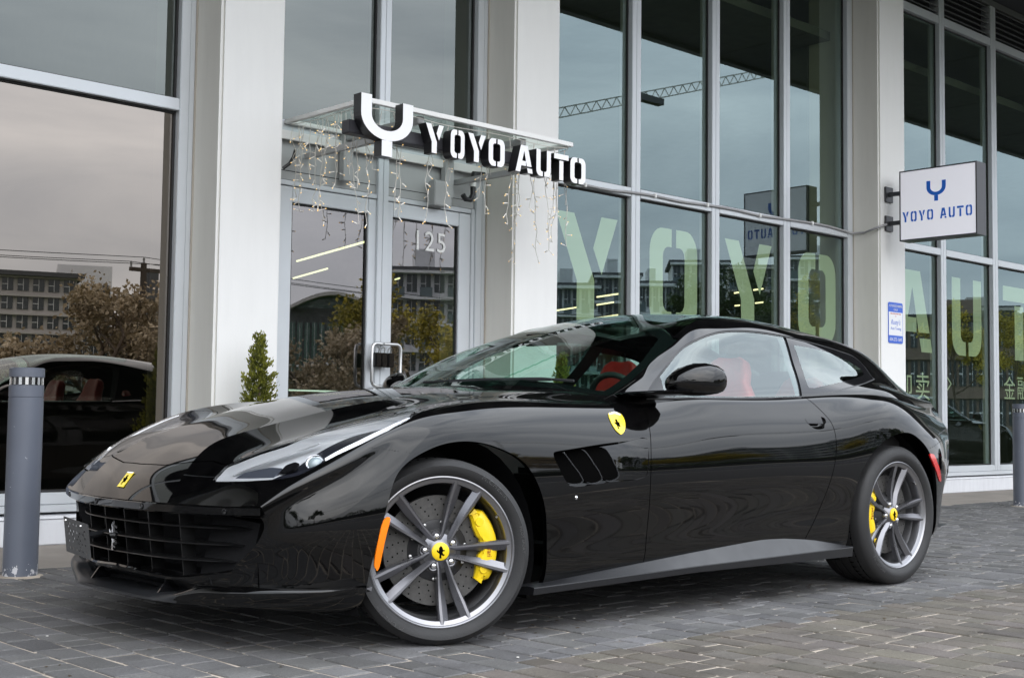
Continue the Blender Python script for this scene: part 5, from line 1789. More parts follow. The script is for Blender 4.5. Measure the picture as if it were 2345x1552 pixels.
M['sign_black'] = mat('sign_return_black', (.012, .012, .014), .35)
M['sign_white'] = mat('sign_face_white', (.88, .88, .90), .35)
M['rail'] = mat('sign_rail', (.030, .030, .036), .45)

# ---- channel letters over the entrance
fs = empty('fascia_sign', (5.07, 6.93, 2.6))
tag(fs, 'white channel letters YOYO AUTO with Y emblem on a dark rail under the canopy', 'shop sign')
def fs_obj(b, name, m):
    bmesh.ops.translate(b.bm, verts=b.bm.verts, vec=(-5.07, -6.93, -2.6))
    return b.build(name, m, fs)
YF = 6.895
p0, p1 = on_wall(800, 282, 6.985), on_wall(1292, 400, 6.985)
rb = MB().box((p0[0], 6.985, 2.692), (p1[0] + .06, 7.075, 2.782), .006); fs_obj(rb, 'sign_rail', M['rail'])
for x in (5.45, 6.9): fs_obj(MB().box((x - .02, 7.076, 2.70), (x + .02, 7.99, 2.74)), 'rail_arm', M['frame_grey'])
spans = [('Y', 975, 1016), ('O', 1031, 1065), ('Y', 1072, 1112), ('O', 1118, 1157), ('A', 1181, 1220), ('U', 1227, 1263), ('T', 1269, 1302), ('O', 1305, 1342)]
for ch, u0, u1 in spans:
    vt = 281 + (u0 - 975) * .2335
    x0, x1 = on_wall(u0, vt + 35, YF)[0], on_wall(u1, vt + 40, YF)[0]
    zt, zb = on_wall((u0 + u1) / 2, vt + 4, YF)[2], on_wall((u0 + u1) / 2, vt + 70 - (u0 - 975) * .022, YF)[2]
    b = MB(); glyph(b, GLYPH[ch], lambda x, z: (x0 + (x1 - x0) * x, YF, zb + (zt - zb) * z), (0, .085, 0))
    two_tone(fs_obj(b, 'letter', M['sign_black']), 1, -1, M['sign_white'])
x0, x1 = on_wall(827, 260, YF)[0], on_wall(946, 275, YF)[0]
zt, zb = on_wall(840, 214, YF)[2], on_wall(884, 358, YF)[2]
b = MB(); glyph(b, LOGO, lambda x, z: (x0 + (x1 - x0) * (x + .5), YF, zb + (zt - zb) * ((z + .2) / 1.2)), (0, .085, 0))
two_tone(fs_obj(b, 'emblem', M['sign_black']), 1, -1, M['sign_white'])

# ---- projecting box sign on the third pillar
Xs = on_wall(2033, 480, YP)[0]
t_ = .2
for _ in range(20):
    Xf = Xs - t_ / 2
    Yo = on_x(2237, 450, Xf)[1]
    t_ = .5 * t_ + .5 * (on_wall(2258, 450, Yo)[0] - Xf)
Yi = on_x(2059.5, 470, Xf)[1]
zT = on_x(2059, 393.5, Xf)[2]; zB = on_x(2060, 553, Xf)[2]
print('box sign', Xf, t_, Yo, Yi, zT, zB)
ps = empty('projecting_sign', (Xs, YP, (zT + zB) / 2))
tag(ps, 'white box sign with blue YOYO AUTO lettering on two arms at the pillar', 'sign')
def ps_obj(b, name, m, sm=None):
    bmesh.ops.translate(b.bm, verts=b.bm.verts, vec=(-Xs, -YP, -(zT + zB) / 2)); return b.build(name, m, ps, sm)
M['box_dark'] = mat('box_sign_metal', (.055, .055, .062), .4, metal=.3)
w = .014
q = MB()
q.box((Xf, Yo, zB), (Xf + t_, Yi, zB + w)); q.box((Xf, Yo, zT - w), (Xf + t_, Yi, zT)); q.box((Xf, Yo, zB + w), (Xf + t_, Yo + w, zT - w)); q.box((Xf, Yi - w, zB + w), (Xf + t_, Yi, zT - w))
ps_obj(q, 'sign_case', M['box_dark'])
M['panel_white'] = mat('acrylic_panel', (.80, .80, .86), .25, emit=(.92, .92, 1.0), estr=.22)
for xx in (Xf + .004, Xf + t_ - .008): ps_obj(MB().box((xx, Yo + w, zB + w), (xx + .004, Yi - w, zT - w)), 'sign_panel', M['panel_white'])
M['blue'] = mat('blue_print', (.02, .16, .70), .4)
def face(x, z, s): return None
for side in (0, 1):
    xx = Xf + .0036 if side == 0 else Xf + t_ - .0036
    dx = (-.0012, 0, 0) if side == 0 else (.0012, 0, 0)
    P = (lambda u, v: (xx, Yi - (Yi - Yo) * u, zB + (zT - zB) * v)) if side == 0 else (lambda u, v: (xx, Yo + (Yi - Yo) * u, zB + (zT - zB) * v))
    b = MB(); glyph(b, LOGO, lambda x, z: P(.485 + .25 * x, .52 + .29 * (z + .2) / 1.2), dx)
    ps_obj(b, 'printed_emblem', M['blue'])
    b = MB(); xs = .04
    for ch in 'YOYO AUTO':
        if ch != ' ':
            glyph(b, GLYPH[ch], lambda x, z, xs=xs: P(xs + .083 * x, .265 + .145 * z), dx)
            xs += .108
        else: xs += .062
    o = ps_obj(b, 'printed_letters', M['blue']); tag(o, kind='stuff')
for v in (447, 513):
    z = on_wall(2033, v, YP)[2]
    ps_obj(MB().box((Xs - .022, Yi - .001, z - .022), (Xs + .022, YP - .02, z + .022), .003), 'sign_arm', M['box_dark'])
    ps_obj(MB().box((Xs - .075, YP - .025, z - .085), (Xs + .075, YP - .0005, z + .085), .004), 'arm_plate', M['box_dark'])

# ---- parking notice on the same pillar
nx0, nx1 = on_wall(2033.5, 740, YP)[0], on_wall(2066.5, 740, YP)[0]
nz0, nz1 = on_wall(2050, 786, YP)[2], on_wall(2050, 693, YP)[2]
ns = empty('parking_notice', (nx0, YP, nz0))
tag(ns, 'small blue and white authorized parking notice fixed low on the third pillar', 'notice')
W_, H_ = nx1 - nx0, nz1 - nz0
def rr(x0, z0, x1, z1, r, y):
    return [(x, y, z) for cx, cz, a in ((x1 - r, z1 - r, 0), (x0 + r, z1 - r, 90), (x0 + r, z0 + r, 180), (x1 - r, z0 + r, 270)) for x, z in arc(cx, cz, r, a, a + 90, 4)]
M['notice_blue'] = mat('notice_blue', (.035, .13, .62), .4)
M['notice_white'] = mat('notice_white', (.80, .81, .84), .4)
M['notice_red'] = mat('notice_red', (.60, .06, .05), .4)
MB().prism(rr(0, 0, W_, H_, .025, -.006), (0, .005, 0)).build('notice_plate', M['notice_blue'], ns)
MB().prism(rr(.008, H_ * .19, W_ - .008, H_ * .76, .004, -.0072), (0, .0011, 0)).build('notice_field', M['notice_white'], ns)
def ntext(s, zc, size, m, fx=1.0):
    me, co = text_mesh(s, size, .0003, fx)
    wd = np.ptp(co[:, 0])
    if wd > W_ * .9: co[:, 0] *= W_ * .9 / wd
    put_mesh('notice_text', me, np.stack([W_ / 2 + co[:, 0], -.0078 - co[:, 2], H_ * zc + co[:, 1]], 1), m, ns)
ntext('AUTHORIZED PARKING', .91, H_ * .085, M['notice_white'], .8); ntext('ONLY', .82, H_ * .075, M['notice_white'])
ntext('VIOLATORS TOWED AWAY', .72, H_ * .05, M['notice_red'], .8); ntext('BY', .66, H_ * .04, M['notice_red'])
me, co = text_mesh("Rusty's", H_ * .17, .0003, .9); co[:, 0] += co[:, 1] * .25
co[:, 0] *= min(1, W_ * .84 / np.ptp(co[:, 0])); put_mesh('notice_text', me, np.stack([W_ / 2 + co[:, 0], -.0078 - co[:, 2], H_ * .51 + co[:, 1]], 1), M['notice_blue'], ns)
ntext('Auto Towing', .36, H_ * .10, M['notice_blue'], .9); ntext('604-273-1645', .09, H_ * .12, M['notice_white'], .85)

# ---- pale green film letters behind the panes
YL = YG + .010
z0_, z1_ = on_wall(2110, 806, YL)[2], on_wall(2098, 620, YL)[2]
print('film letters z', z0_, z1_)
def film(ch, u0, u1, v):
    x0, x1 = on_wall(u0, v, YL)[0], on_wall(u1, v, YL)[0]
    b = MB(); glyph(b, GLYPH[ch], lambda x, z: (x0 + (x1 - x0) * x, YL, z0_ + (z1_ - z0_) * z), (0, .002, 0))
    b.build('film_letter', M['film'], shop)
for a in (('Y', 1272, 1414, 560), ('O', 1484, 1600, 600), ('Y', 1660, 1767, 620), ('O', 1825, 1916, 650), ('A', 2043, 2134, 700), ('U', 2177, 2250, 700), ('T', 2297, 2368, 700)): film(*a)
def film_text(s, u, v, hpx):
    c = on_wall(u, v, YL); hz = abs(on_wall(u, v - hpx / 2, YL)[2] - on_wall(u, v + hpx / 2, YL)[2])
    me, co = text_mesh(s, hz, .0008)
    co[:, 0] *= 1.0
    if len(co): put_mesh('film_lettering', me, np.stack([c[0] + co[:, 0], YL - co[:, 2], c[2] + co[:, 1]], 1), M['film'], shop)
film_text('即', 2074, 889, 64); film_text('卖', 2113, 890, 70); film_text('金', 2312, 893, 58); film_text('融', 2342, 893, 58)
c = on_wall(2168, 878, YL); e = .13
MB().prism([(c[0] + x * e, YL, c[2] + z * e) for x, z in ((0, .62), (.22, .62), (.95, 0), (.22, -.62), (0, -.62), (.72, 0))], (0, .002, 0)).build('film_arrow', M['film'], shop)
# ------------------------------------------------------------------ cable run along the transom to the box sign
pts = []
for u, v in ((1268, 405), (1300, 413), (1340, 424), (1400, 436), (1440, 440), (1500, 449), (1560, 462), (1620, 470), (1680, 480), (1740, 494), (1800, 502), (1860, 511), (1900, 519), (1940, 531), (1950, 534)):
    pts.append(on_wall(u, v, YW - .012))
pts += [np.array([12.80, 7.86, on_wall(1955, 533, 7.95)[2]]), on_wall(1984, 531, 7.80), on_wall(2012, 520, 7.655), on_wall(2030, 514, 7.640)]
cb = MB().tube(curve2(pts, 5), .0125, 8).build('sign_cable', mat('grey_conduit', (.33, .33, .34), .5), None, 60)
tag(cb, 'thin grey cable clipped along the window transom to the box sign', 'cable')
for i in (2, 5, 7, 9, 11):
    p = pts[i]; MB().box((p[0] - .012, p[1] - .016, p[2] - .020), (p[0] + .012, p[1] + .016, p[2] + .020), .004).build('cable_clip', M['white_metal'], cb)

# ------------------------------------------------------------------ icicle lights under the canopy
M['wire'] = mat('clear_wire', (.60, .58, .53), .35)
M['bulb_body'] = mat('bulb_sleeve', (.88, .85, .80), .3)
M['bulb_glow'] = mat('bulb_glow', (.9, .6, .2), .4, emit=(1.0, .62, .18), estr=1.0)
ic = empty('icicle_lights', (5.3, 7.05, 2.93))
tag(ic, 'tangled strings of warm white icicle lights hanging from the entrance canopy', 'string lights')
ir = random.Random(21)
O_ = np.array([5.3, 7.05, 2.93])
main = MB().tube([tuple(np.array(p) - O_) for p in curve2([(5.29, 7.95, 2.925), (5.28, 7.6, 2.905), (5.29, 7.3, 2.915), (5.29, 7.06, 2.90), (5.6, 7.05, 2.91), (6.0, 7.05, 2.895), (6.5, 7.05, 2.91), (7.0, 7.05, 2.90), (7.24, 7.05, 2.915), (7.25, 7.4, 2.90), (7.25, 7.8, 2.91)], 6)], .0028, 5).build('lead_wire', M['wire'], ic)
anchors = [(5.285, y) for y in (7.92, 7.85, 7.78, 7.70, 7.62, 7.55, 7.5, 7.42, 7.36, 7.28, 7.22, 7.16, 7.10)] + [(x, 7.05) for x in (5.42, 5.52, 5.60, 5.86, 6.02, 6.33, 6.41, 6.62, 6.76, 6.88, 7.02, 7.10, 7.20)] + [(7.25, y) for y in (7.2, 7.4, 7.62)]
for k, (ax, ay) in enumerate(anchors):
    w = MB(); s = MB(); g = MB()
    L = ir.choice((.38, .5, .62, .72)) + (.12 if ax > 6.5 else 0)
    n = int(L / .075)
    p = np.array([ax, ay, 2.90]); path = [p - O_]
    for i in range(n):
        p = p + np.array([ir.gauss(0, .012), ir.gauss(0, .010), -L / n * ir.uniform(.8, 1.2)]); path.append(p - O_)
    w.tube(curve2(path, 3), .0023, 4)
    if ir.random() < .6:
        q = [a + np.array([ir.gauss(0, .018), ir.gauss(0, .012), ir.uniform(-.01, .01)]) for a in path[:max(3, n * 2 // 3)]]
        w.tube(curve2(q, 3), .0021, 4)
    for a in path[1:]:
        for _ in range(ir.choice((1, 1, 2))):
            d = Vector((ir.gauss(0, 1), ir.gauss(0, .8), ir.gauss(-.35, .6))).normalized()
            a0 = Vector(a) + d * ir.uniform(.004, .018); a1 = a0 + d * .032
            w.tube([tuple(a), tuple(a0)], .0013, 4, cap=False)
            s.tube([tuple(a0), tuple(a1)], .0042, 5)
            g.tube([tuple(a1 + d * .0002), tuple(a1 + d * .006)], [.0036, .0022], 5)
    st_ = w.build('light_string', M['wire'], ic)
    o = s.build('bulbs', M['bulb_body'], st_); tag(o, kind='stuff')
    o = g.build('bulb_tips', M['bulb_glow'], st_); tag(o, kind='stuff')

# ------------------------------------------------------------------ bollards
def bollard_mat():
    t = NT('bollard_paint')
    b = t.n('BsdfPrincipled')
    tc = t.n('TexCoord')
    nz = t.n('TexNoise', Scale=26.0, Detail=5.0, Roughness=.6); t.l(tc.outputs['Object'], nz.inputs['Vector'])
    n2 = t.n('TexNoise', Scale=4.0, Detail=6.0); t.l(tc.outputs['Object'], n2.inputs['Vector'])
    sx = t.n('SeparateXYZ'); t.l(tc.outputs['Object'], sx.inputs[0])
    lowm = t.n('MapRange'); lowm.inputs['From Min'].default_value = .02; lowm.inputs['From Max'].default_value = .10; lowm.inputs['To Min'].default_value = .16; lowm.inputs['To Max'].default_value = 0.0
    t.l(sx.outputs['Z'], lowm.inputs['Value'])
    ad = t.n('Math', operation='ADD'); t.l(nz.outputs['Fac'], ad.inputs[0]); t.l(lowm.outputs[0], ad.inputs[1])
    r = t.n('MapRange'); r.inputs['From Min'].default_value = .70; r.inputs['From Max'].default_value = .72; t.l(ad.outputs[0], r.inputs['Value'])
    m2 = t.n('MapRange'); m2.inputs['To Min'].default_value = .82; m2.inputs['To Max'].default_value = 1.15; t.l(n2.outputs['Fac'], m2.inputs['Value'])
    sc = t.n('VectorMath', operation='SCALE'); sc.inputs[0].default_value = (.105, .117, .148); t.l(m2.outputs[0], sc.inputs['Scale'])
    mx = t.n('MixRGB'); mx.inputs[2].default_value = (.52, .52, .54, 1); t.l(r.outputs[0], mx.inputs[0]); t.l(sc.outputs[0], mx.inputs[1])
    t.l(mx.outputs[0], b.inputs['Base Color']); b.inputs['Roughness'].default_value = .42; b.inputs['Metallic'].default_value = .1
    return t.done(b.outputs[0])


M['bollard'] = bollard_mat()
M['band_silver'] = mat('band_silver', (.6, .6, .6), .25, metal=.9)
def bollard(x, y, lab):
    o = empty('bollard', (x, y, 0)); tag(o, lab, 'bollard', 'grey steel bollards along the shopfront')
    r, h = .084, 1.038
    MB().lathe([(r + .001, -.002), (r, .01), (r, h - .150), (r - .003, h - .149), (r - .003, h - .146), (r, h - .145), (r, h - .088), (r - .012, h - .086)], 48, 'Z').build('post', M['bollard'], o, 30)
    MB().lathe([(r - .010, h - .087), (r - .010, h - .046)], 48, 'Z').build('light_band', M['gloss_black'], o, 40)
    q = MB()
    for k in range(16):
        a = 2 * math.pi * k / 16
        c, s = math.cos(a), math.sin(a); tx, ty = -s, c
        hw = .0075
        q.prism([((r - .008) * c + tx * e, (r - .008) * s + ty * e, z) for e, z in ((-hw, h - .085), (hw, h - .085), (hw, h - .048), (-hw, h - .048))], (.004 * c, .004 * s, 0))
    q.build('reflectors', M['band_silver'], o)
    MB().lathe([(r - .012, h - .048), (r + .001, h - .046), (r + .001, h - .004), (r - .004, h), (.0005, h + .002)], 48, 'Z').build('cap', M['bollard'], o, 30)
    MB().lathe([(r + .03, -.004), (r + .024, .004), (r + .001, .006)], 32, 'Z').build('base_grout', M['sand'], o, 40)
    return o
VD = np.array([NF[0], NF[1], 0]) / math.hypot(NF[0], NF[1])
for (u, v, lab) in ((31, 1323, 'scuffed grey bollard in front of the large bronze window, beside the car nose'), (2348, 1160, 'grey bollard by the right-hand windows behind the car')):
    g = on_ground(u, v) + VD * .084
    bollard(g[0], g[1], lab)

# ------------------------------------------------------------------ dwarf conifers in pots by the entrance
def leaf_mat(name, c1, c2, rough=.6):
    t = NT(name)
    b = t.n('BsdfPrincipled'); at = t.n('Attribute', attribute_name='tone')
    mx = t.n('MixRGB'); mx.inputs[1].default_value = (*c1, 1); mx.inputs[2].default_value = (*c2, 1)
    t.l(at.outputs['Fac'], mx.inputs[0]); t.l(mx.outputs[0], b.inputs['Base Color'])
    b.inputs['Roughness'].default_value = rough
    tr = t.n('BsdfTranslucent'); t.l(mx.outputs[0], tr.inputs['Color'])
    ms = t.n('MixShader'); ms.inputs[0].default_value = .25
    t.l(b.outputs[0], ms.inputs[1]); t.l(tr.outputs[0], ms.inputs[2])
    return t.done(ms.outputs[0])


def leaf_cloud(name, pts, dirs, size, tone, mt, parent, asp=.45, seed=1):
    """many small folded leaves at given points"""
    rg = np.random.default_rng(seed)
    n = len(pts)
    d = dirs + rg.normal(0, .35, (n, 3)); d /= np.linalg.norm(d, axis=1, keepdims=True)
    a = rg.normal(0, 1, (n, 3)); a -= d * (a * d).sum(1, keepdims=True); a /= np.linalg.norm(a, axis=1, keepdims=True)
    s = size * rg.uniform(.6, 1.3, (n, 1))
    up_ = np.cross(d, a)
    v0 = pts; v1 = pts + d * s * .5 + a * s * asp * .5 + up_ * s * .08; v2 = pts + d * s; v3 = pts + d * s * .5 - a * s * asp * .5 + up_ * s * .08
    V = np.stack([v0, v1, v2, v3], 1).reshape(-1, 3)
    i = np.arange(n) * 4
    T = np.concatenate([np.stack([i, i + 1, i + 2], 1), np.stack([i, i + 2, i + 3], 1)])
    me = mesh_np(name, V, T, None, False)
    at = me.attributes.new('tone', 'FLOAT', 'FACE')
    tt = np.clip(tone + rg.normal(0, .16, n), 0, 1).astype(np.float32)
    at.data.foreach_set('value', np.concatenate([tt, tt]))
    return link(name, me, mt, parent)


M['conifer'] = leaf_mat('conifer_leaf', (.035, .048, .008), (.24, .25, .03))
M['bark'] = mat('bark', (.09, .065, .045), .9, var=.3, vscale=12, bump=.5, bscale=40)
M['pot'] = mat('dark_planter', (.05, .05, .055), .6, var=.1)
def conifer(x, y, h, w, lab, seed):
    o = empty('potted_conifer', (x, y, 0)); tag(o, lab, 'potted plant', 'potted conifers by the entrance')
    MB().lathe([(.0005, .0), (.15, 0), (.19, .40), (.205, .40), (.205, .43), (.18, .43), (.17, .38), (.0005, .38)], 32, 'Z').build('planter', M['pot'], o, 35)
    MB().tube([(0, 0, .36), (.005, 0, .8), (0, .004, h - .05)], [.018, .012, .004], 8).build('trunk', M['bark'], o, 60)
    rg = np.random.default_rng(seed)
    P, D, T = [], [], []
    nb = 150
    for i in range(nb):
        t = (i + .5) / nb
        z = .46 + (h - .46) * t
        rad = w * (1 - t) ** .85 * rg.uniform(.5, 1.18) + .016
        if .55 < t: rad *= .72 + .28 * abs(math.sin(t * 26))
        a = i * 2.39996 + rg.uniform(-.3, .3)
        tip = np.array([rad * math.cos(a), rad * math.sin(a), z + .03 + rg.uniform(-.01, .03)])
        m = int(26 + 60 * (1 - t))
        f = rg.uniform(.15, 1, m) ** .6
        p = np.array([0, 0, z - .02]) * (1 - f[:, None]) + tip * f[:, None] + rg.normal(0, .011, (m, 3))
        d = np.tile((tip - [0, 0, z - .05]) / (np.linalg.norm(tip - [0, 0, z - .05])), (m, 1)) + [0, 0, .5]
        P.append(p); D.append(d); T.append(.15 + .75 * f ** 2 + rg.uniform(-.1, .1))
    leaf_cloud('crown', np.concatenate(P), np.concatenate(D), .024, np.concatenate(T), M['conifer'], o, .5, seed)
    return o
c = on_wall(592, 905, 7.42); zt = on_wall(597, 757, 7.42)[2] - .06
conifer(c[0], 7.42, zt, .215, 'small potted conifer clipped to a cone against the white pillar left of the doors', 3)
c = on_wall(1287, 850, 7.38); zt = on_wall(1283, 806, 7.38)[2] - .06
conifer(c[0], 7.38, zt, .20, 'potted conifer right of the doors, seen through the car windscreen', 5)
# ------------------------------------------------------------------ across the street: what the panes and the paint mirror
def mirrored(u, v, depth):
    """real place of something whose mirror image shows at (u, v): depth is its distance in front of the panes"""
    p = on_wall(u, v, YG + depth)
    return np.array([p[0], YG - depth, p[2]])


M['conc'] = mat('pale_concrete', (.42, .40, .38), .8, var=.08, vscale=.3)
M['conc2'] = mat('white_cladding', (.62, .63, .64), .7, var=.06, vscale=.3)
M['brick_br'] = mat('brown_cladding', (.20, .15, .12), .85, var=.15, vscale=.5)
M['far_glass'] = mat('far_window_glass', (.030, .040, .045), .12, spec=.6)
M['far_green'] = mat('green_glass_panel', (.05, .10, .085), .2, spec=.6)
M['far_rail'] = mat('balcony_glass', (.10, .13, .14), .2)
M['far_dark'] = mat('dark_cladding', (.06, .062, .065), .7)


def block(lab, fc, dep, h, floors, bays, wall_m, glass_m, balcony=True, slab=True, cat='apartment block', roof=True, z0=0.0, group='buildings across the street'):
    """street front at y facing +y"""
    x0, y, W, rz, hz = fc
    o = empty('apartment_block' if cat == 'apartment block' else 'office_block', (x0, y, z0), rz)
    tag(o, lab, cat, group)
    fh = h / floors
    MB().box((0, -dep, 0), (W, -.25, h)).build('wall', wall_m, o)
    bw = W / bays
    win = None
    for f in range(floors):
        if slab: MB().box((-.3, -.26, f * fh + fh * .90), (W + .3, .9 if balcony else .12, f * fh + fh)).build('floor_slab', wall_m, o)
        for b in range(bays):
            if win is None:
                q = MB(); q.box((.14 * bw, -.30, .22 * fh), (.86 * bw, -.17, .88 * fh)); w_ = q.build('window', glass_m, o); win = w_.data
                q = MB(); q.box((.48 * bw, -.19, .22 * fh), (.52 * bw, -.12, .88 * fh)); q.box((.14 * bw, -.19, .52 * fh), (.48 * bw, -.13, .56 * fh)); fr_ = q.build('frame', M['conc2'], w_); frm = fr_.data
            else:
                w_ = link('window', win, None, o); fr_ = link('frame', frm, None, w_)
            w_.location = (b * bw, 0, f * fh)
            if balcony and b % 2 == 0:
                q = MB(); q.box((b * bw + .05 * bw, .80, f * fh), (b * bw + .95 * bw, .86, f * fh + fh * .36)); q.build('balcony_rail', M['far_rail'], o)
    if roof:
        MB().box((-.5, -dep, h), (W + .5, .5, h + .35)).build('roof', M['far_dark'], o)
        MB().box((W * .3, -dep * .7, h + .35), (W * .55, -dep * .3, h + 2.4)).build('plant_room', wall_m, o)
    return o


def span(u0, u1, v, d, turn=.92):
    """front of a house between two sight lines, turned towards the street corner it is seen from"""
    m = mirrored((u0 + u1) / 2, v, d)
    ds = [ray(u, v) for u in (u0, (u0 + u1) / 2, u1)]
    rz = math.atan2(ds[1][0], ds[1][1]) * turn
    t = np.array([math.cos(rz), math.sin(rz)])
    E = np.array([0, 2 * YG])
    pts = []
    for q in (ds[0], ds[2]):
        w = np.array([q[0], -q[1]])
        A = np.array([w, -t]).T
        k = np.linalg.solve(A, m[:2] - E)
        pts.append(m[:2] + t * k[1])
    return (pts[0][0], pts[0][1], float(np.linalg.norm(pts[1] - pts[0])), rz, m[2])


# long slab office with open floors, striped tower beside it (left-hand window)
fc = span(-420, 178, 622, 92)
block('long pale office slab with dark window bands, mirrored in the left window', fc, 14, fc[4], 8, 16, M['conc'], M['far_glass'], balcony=False, cat='office block')
fc = span(132, 258, 607, 96)
tw = block('square concrete tower with tall dark window strips, mirrored beside the utility pole', fc, 16, fc[4], 1, 5, M['conc2'], M['far_glass'], balcony=False, slab=False, cat='office block', roof=False)
fc = span(300, 420, 690, 70)
block('low dark glazed block, mirrored behind the utility pole', fc, 10, fc[4], 4, 5, M['far_dark'], M['far_glass'], balcony=False, cat='office block')
# green glazed pavilion with a shallow vaulted roof (left door pane)
fc = span(662, 862, 706, 60)
pv_ = block('green glazed hall with a shallow vaulted roof, mirrored in the left door', fc, 16, fc[4], 1, 12, M['far_dark'], M['far_green'], balcony=False, slab=False, cat='office block', roof=False)
q = MB()
W = fc[2]; z = fc[4]
ring0 = [(W * t, 0.8, z + .05 + .95 * math.sin(math.pi * t)) for t in np.linspace(0, 1, 25)]
q.prism(ring0 + [(x, y, zz - .22) for x, y, zz in ring0[::-1]], (0, -17, 0)); q.build('roof', M['conc'], pv_)
q = MB(); q.prism([(x, -.3, zz - .23) for x, y, zz in ring0] + [(W, -.3, z - .3), (0, -.3, z - .3)], (0, -.2, 0)); q.build('gable_glass', M['far_green'], pv_)
# apartment rows (right door pane and the tall bays)
for lab, u0, u1, v, d, fl, by, wm, gm in (
        ('white apartment block with a curved bay, mirrored in the right door', 896, 1085, 622, 78, 6, 6, M['conc2'], M['far_glass']),
        ('pale apartment block with balconies, mirrored in the first tall bay', 1250, 1370, 655, 95, 5, 6, M['conc2'], M['far_glass']),
        ('taller balconied block, mirrored beside the first tall mullion', 1366, 1462, 632, 92, 6, 5, M['conc2'], M['far_glass']),
        ('low white apartment block, mirrored left in the second bay', 1464, 1540, 650, 100, 5, 5, M['conc2'], M['far_glass']),
        ('stepped white block, mirrored behind the film letter O', 1540, 1665, 602, 104, 7, 6, M['conc2'], M['far_glass']),
        ('grey apartment block behind trees, mirrored in the third bay', 1668, 1800, 612, 118, 7, 6, M['conc'], M['far_glass']),
        ('white apartment tower, mirrored in the fourth bay', 1806, 1950, 590, 108, 8, 6, M['conc2'], M['far_glass'])):
    fc = span(u0, u1, v, d)
    block(lab, fc, 12, fc[4], fl, by, wm, gm)
fc = span(2060, 2420, 726, 64)
block('long brown low-rise with pale trim, mirrored in the right-hand windows', fc, 14, fc[4], 3, 16, M['brick_br'], M['far_glass'], balcony=False, cat='office block')
fc = span(2170, 2330, 705, 110)
block('beige walk-up block, mirrored above the brown low-rise', fc, 12, fc[4], 4, 8, M['conc'], M['far_glass'])

# ---- trees
M['blossom'] = leaf_mat('blossom', (.15, .11, .05), (.58, .48, .34))
M['spring'] = leaf_mat('spring_leaf', (.12, .11, .012), (.62, .48, .05))
M['leaf'] = leaf_mat('green_leaf', (.020, .040, .010), (.075, .105, .022))


def tree(lab, x, y, h, w, leafm, seed, n=5200, lsz=.16, trunk=.12, grp='street trees across the road', low=.25):
    o = empty('street_tree', (x, y, -.02)); tag(o, lab, 'tree', grp)
    rg = np.random.default_rng(seed)
    q = MB(); tips = []
    def limb(p, d, L, r, lev):
        m = 4
        pts = [p]; dd = Vector(d)
        for i in range(m):
            dd = (dd + Vector(rg.normal(0, .16, 3)) + Vector((0, 0, .08))).normalized()
            pts.append(pts[-1] + dd * L / m)
        q.tube(pts, [max(r * (1 - .55 * i / m), .006) for i in range(m + 1)], 6 if lev < 2 else 4, cap=False)
        if lev >= 3: tips.append((pts[-1], dd)); tips.append((pts[-2], dd)); return
        for k in range(int(rg.integers(3, 5))):
            i = int(rg.integers(2, m + 1))
            a = rg.uniform(0, 6.28); t = rg.uniform(.4, .95)
            side = dd.orthogonal().normalized(); side.rotate(Matrix.Rotation(a, 3, dd).to_quaternion())
            limb(pts[i], (dd * math.cos(t) + side * math.sin(t)).normalized(), L * rg.uniform(.55, .8), r * .5, lev + 1)
    limb(Vector((0, 0, 0)), Vector((0, 0, 1)), h * .42, trunk, 0)
    T = np.array([tuple(a) for a, b in tips])
    sc = np.array([w / (np.ptp(T[:, 0]) + .1), w / (np.ptp(T[:, 1]) + .1), (h * (1 - low)) / (np.ptp(T[:, 2]) + .1)])
    off = np.array([T[:, 0].mean(), T[:, 1].mean(), T[:, 2].max()])
    for v_ in q.bm.verts:
        k = min(1, max(0, v_.co.z / (h * .42)))
        v_.co.x = (v_.co.x - off[0] * k) * (1 + (sc[0] - 1) * k); v_.co.y = (v_.co.y - off[1] * k) * (1 + (sc[1] - 1) * k)
        if v_.co.z > h * .2: v_.co.z = h * .2 + (v_.co.z - h * .2) * (h * .97 - h * .2) / (off[2] - h * .2)
    T[:, 0] = (T[:, 0] - off[0]) * sc[0]; T[:, 1] = (T[:, 1] - off[1]) * sc[1]
    T[:, 2] = h * .2 + (T[:, 2] - h * .2) * (h * .97 - h * .2) / (off[2] - h * .2)
    q.build('trunk', M['bark'], o, 60)
    k = rg.integers(0, len(T), n)
    P = T[k] + rg.normal(0, w * .045, (n, 3))
    D = rg.normal(0, 1, (n, 3)) + [0, 0, -.2]
    clump = rg.uniform(.1, .75, len(T))[k]
    leaf_cloud('crown', P, D, lsz, clump, leafm, o, .6, seed)
    return o


def place_tree(lab, u, vtop, d, w, m, seed, **k):
    p = mirrored(u, vtop, d); return tree(lab, p[0], p[1], p[2], w, m, seed, **k)


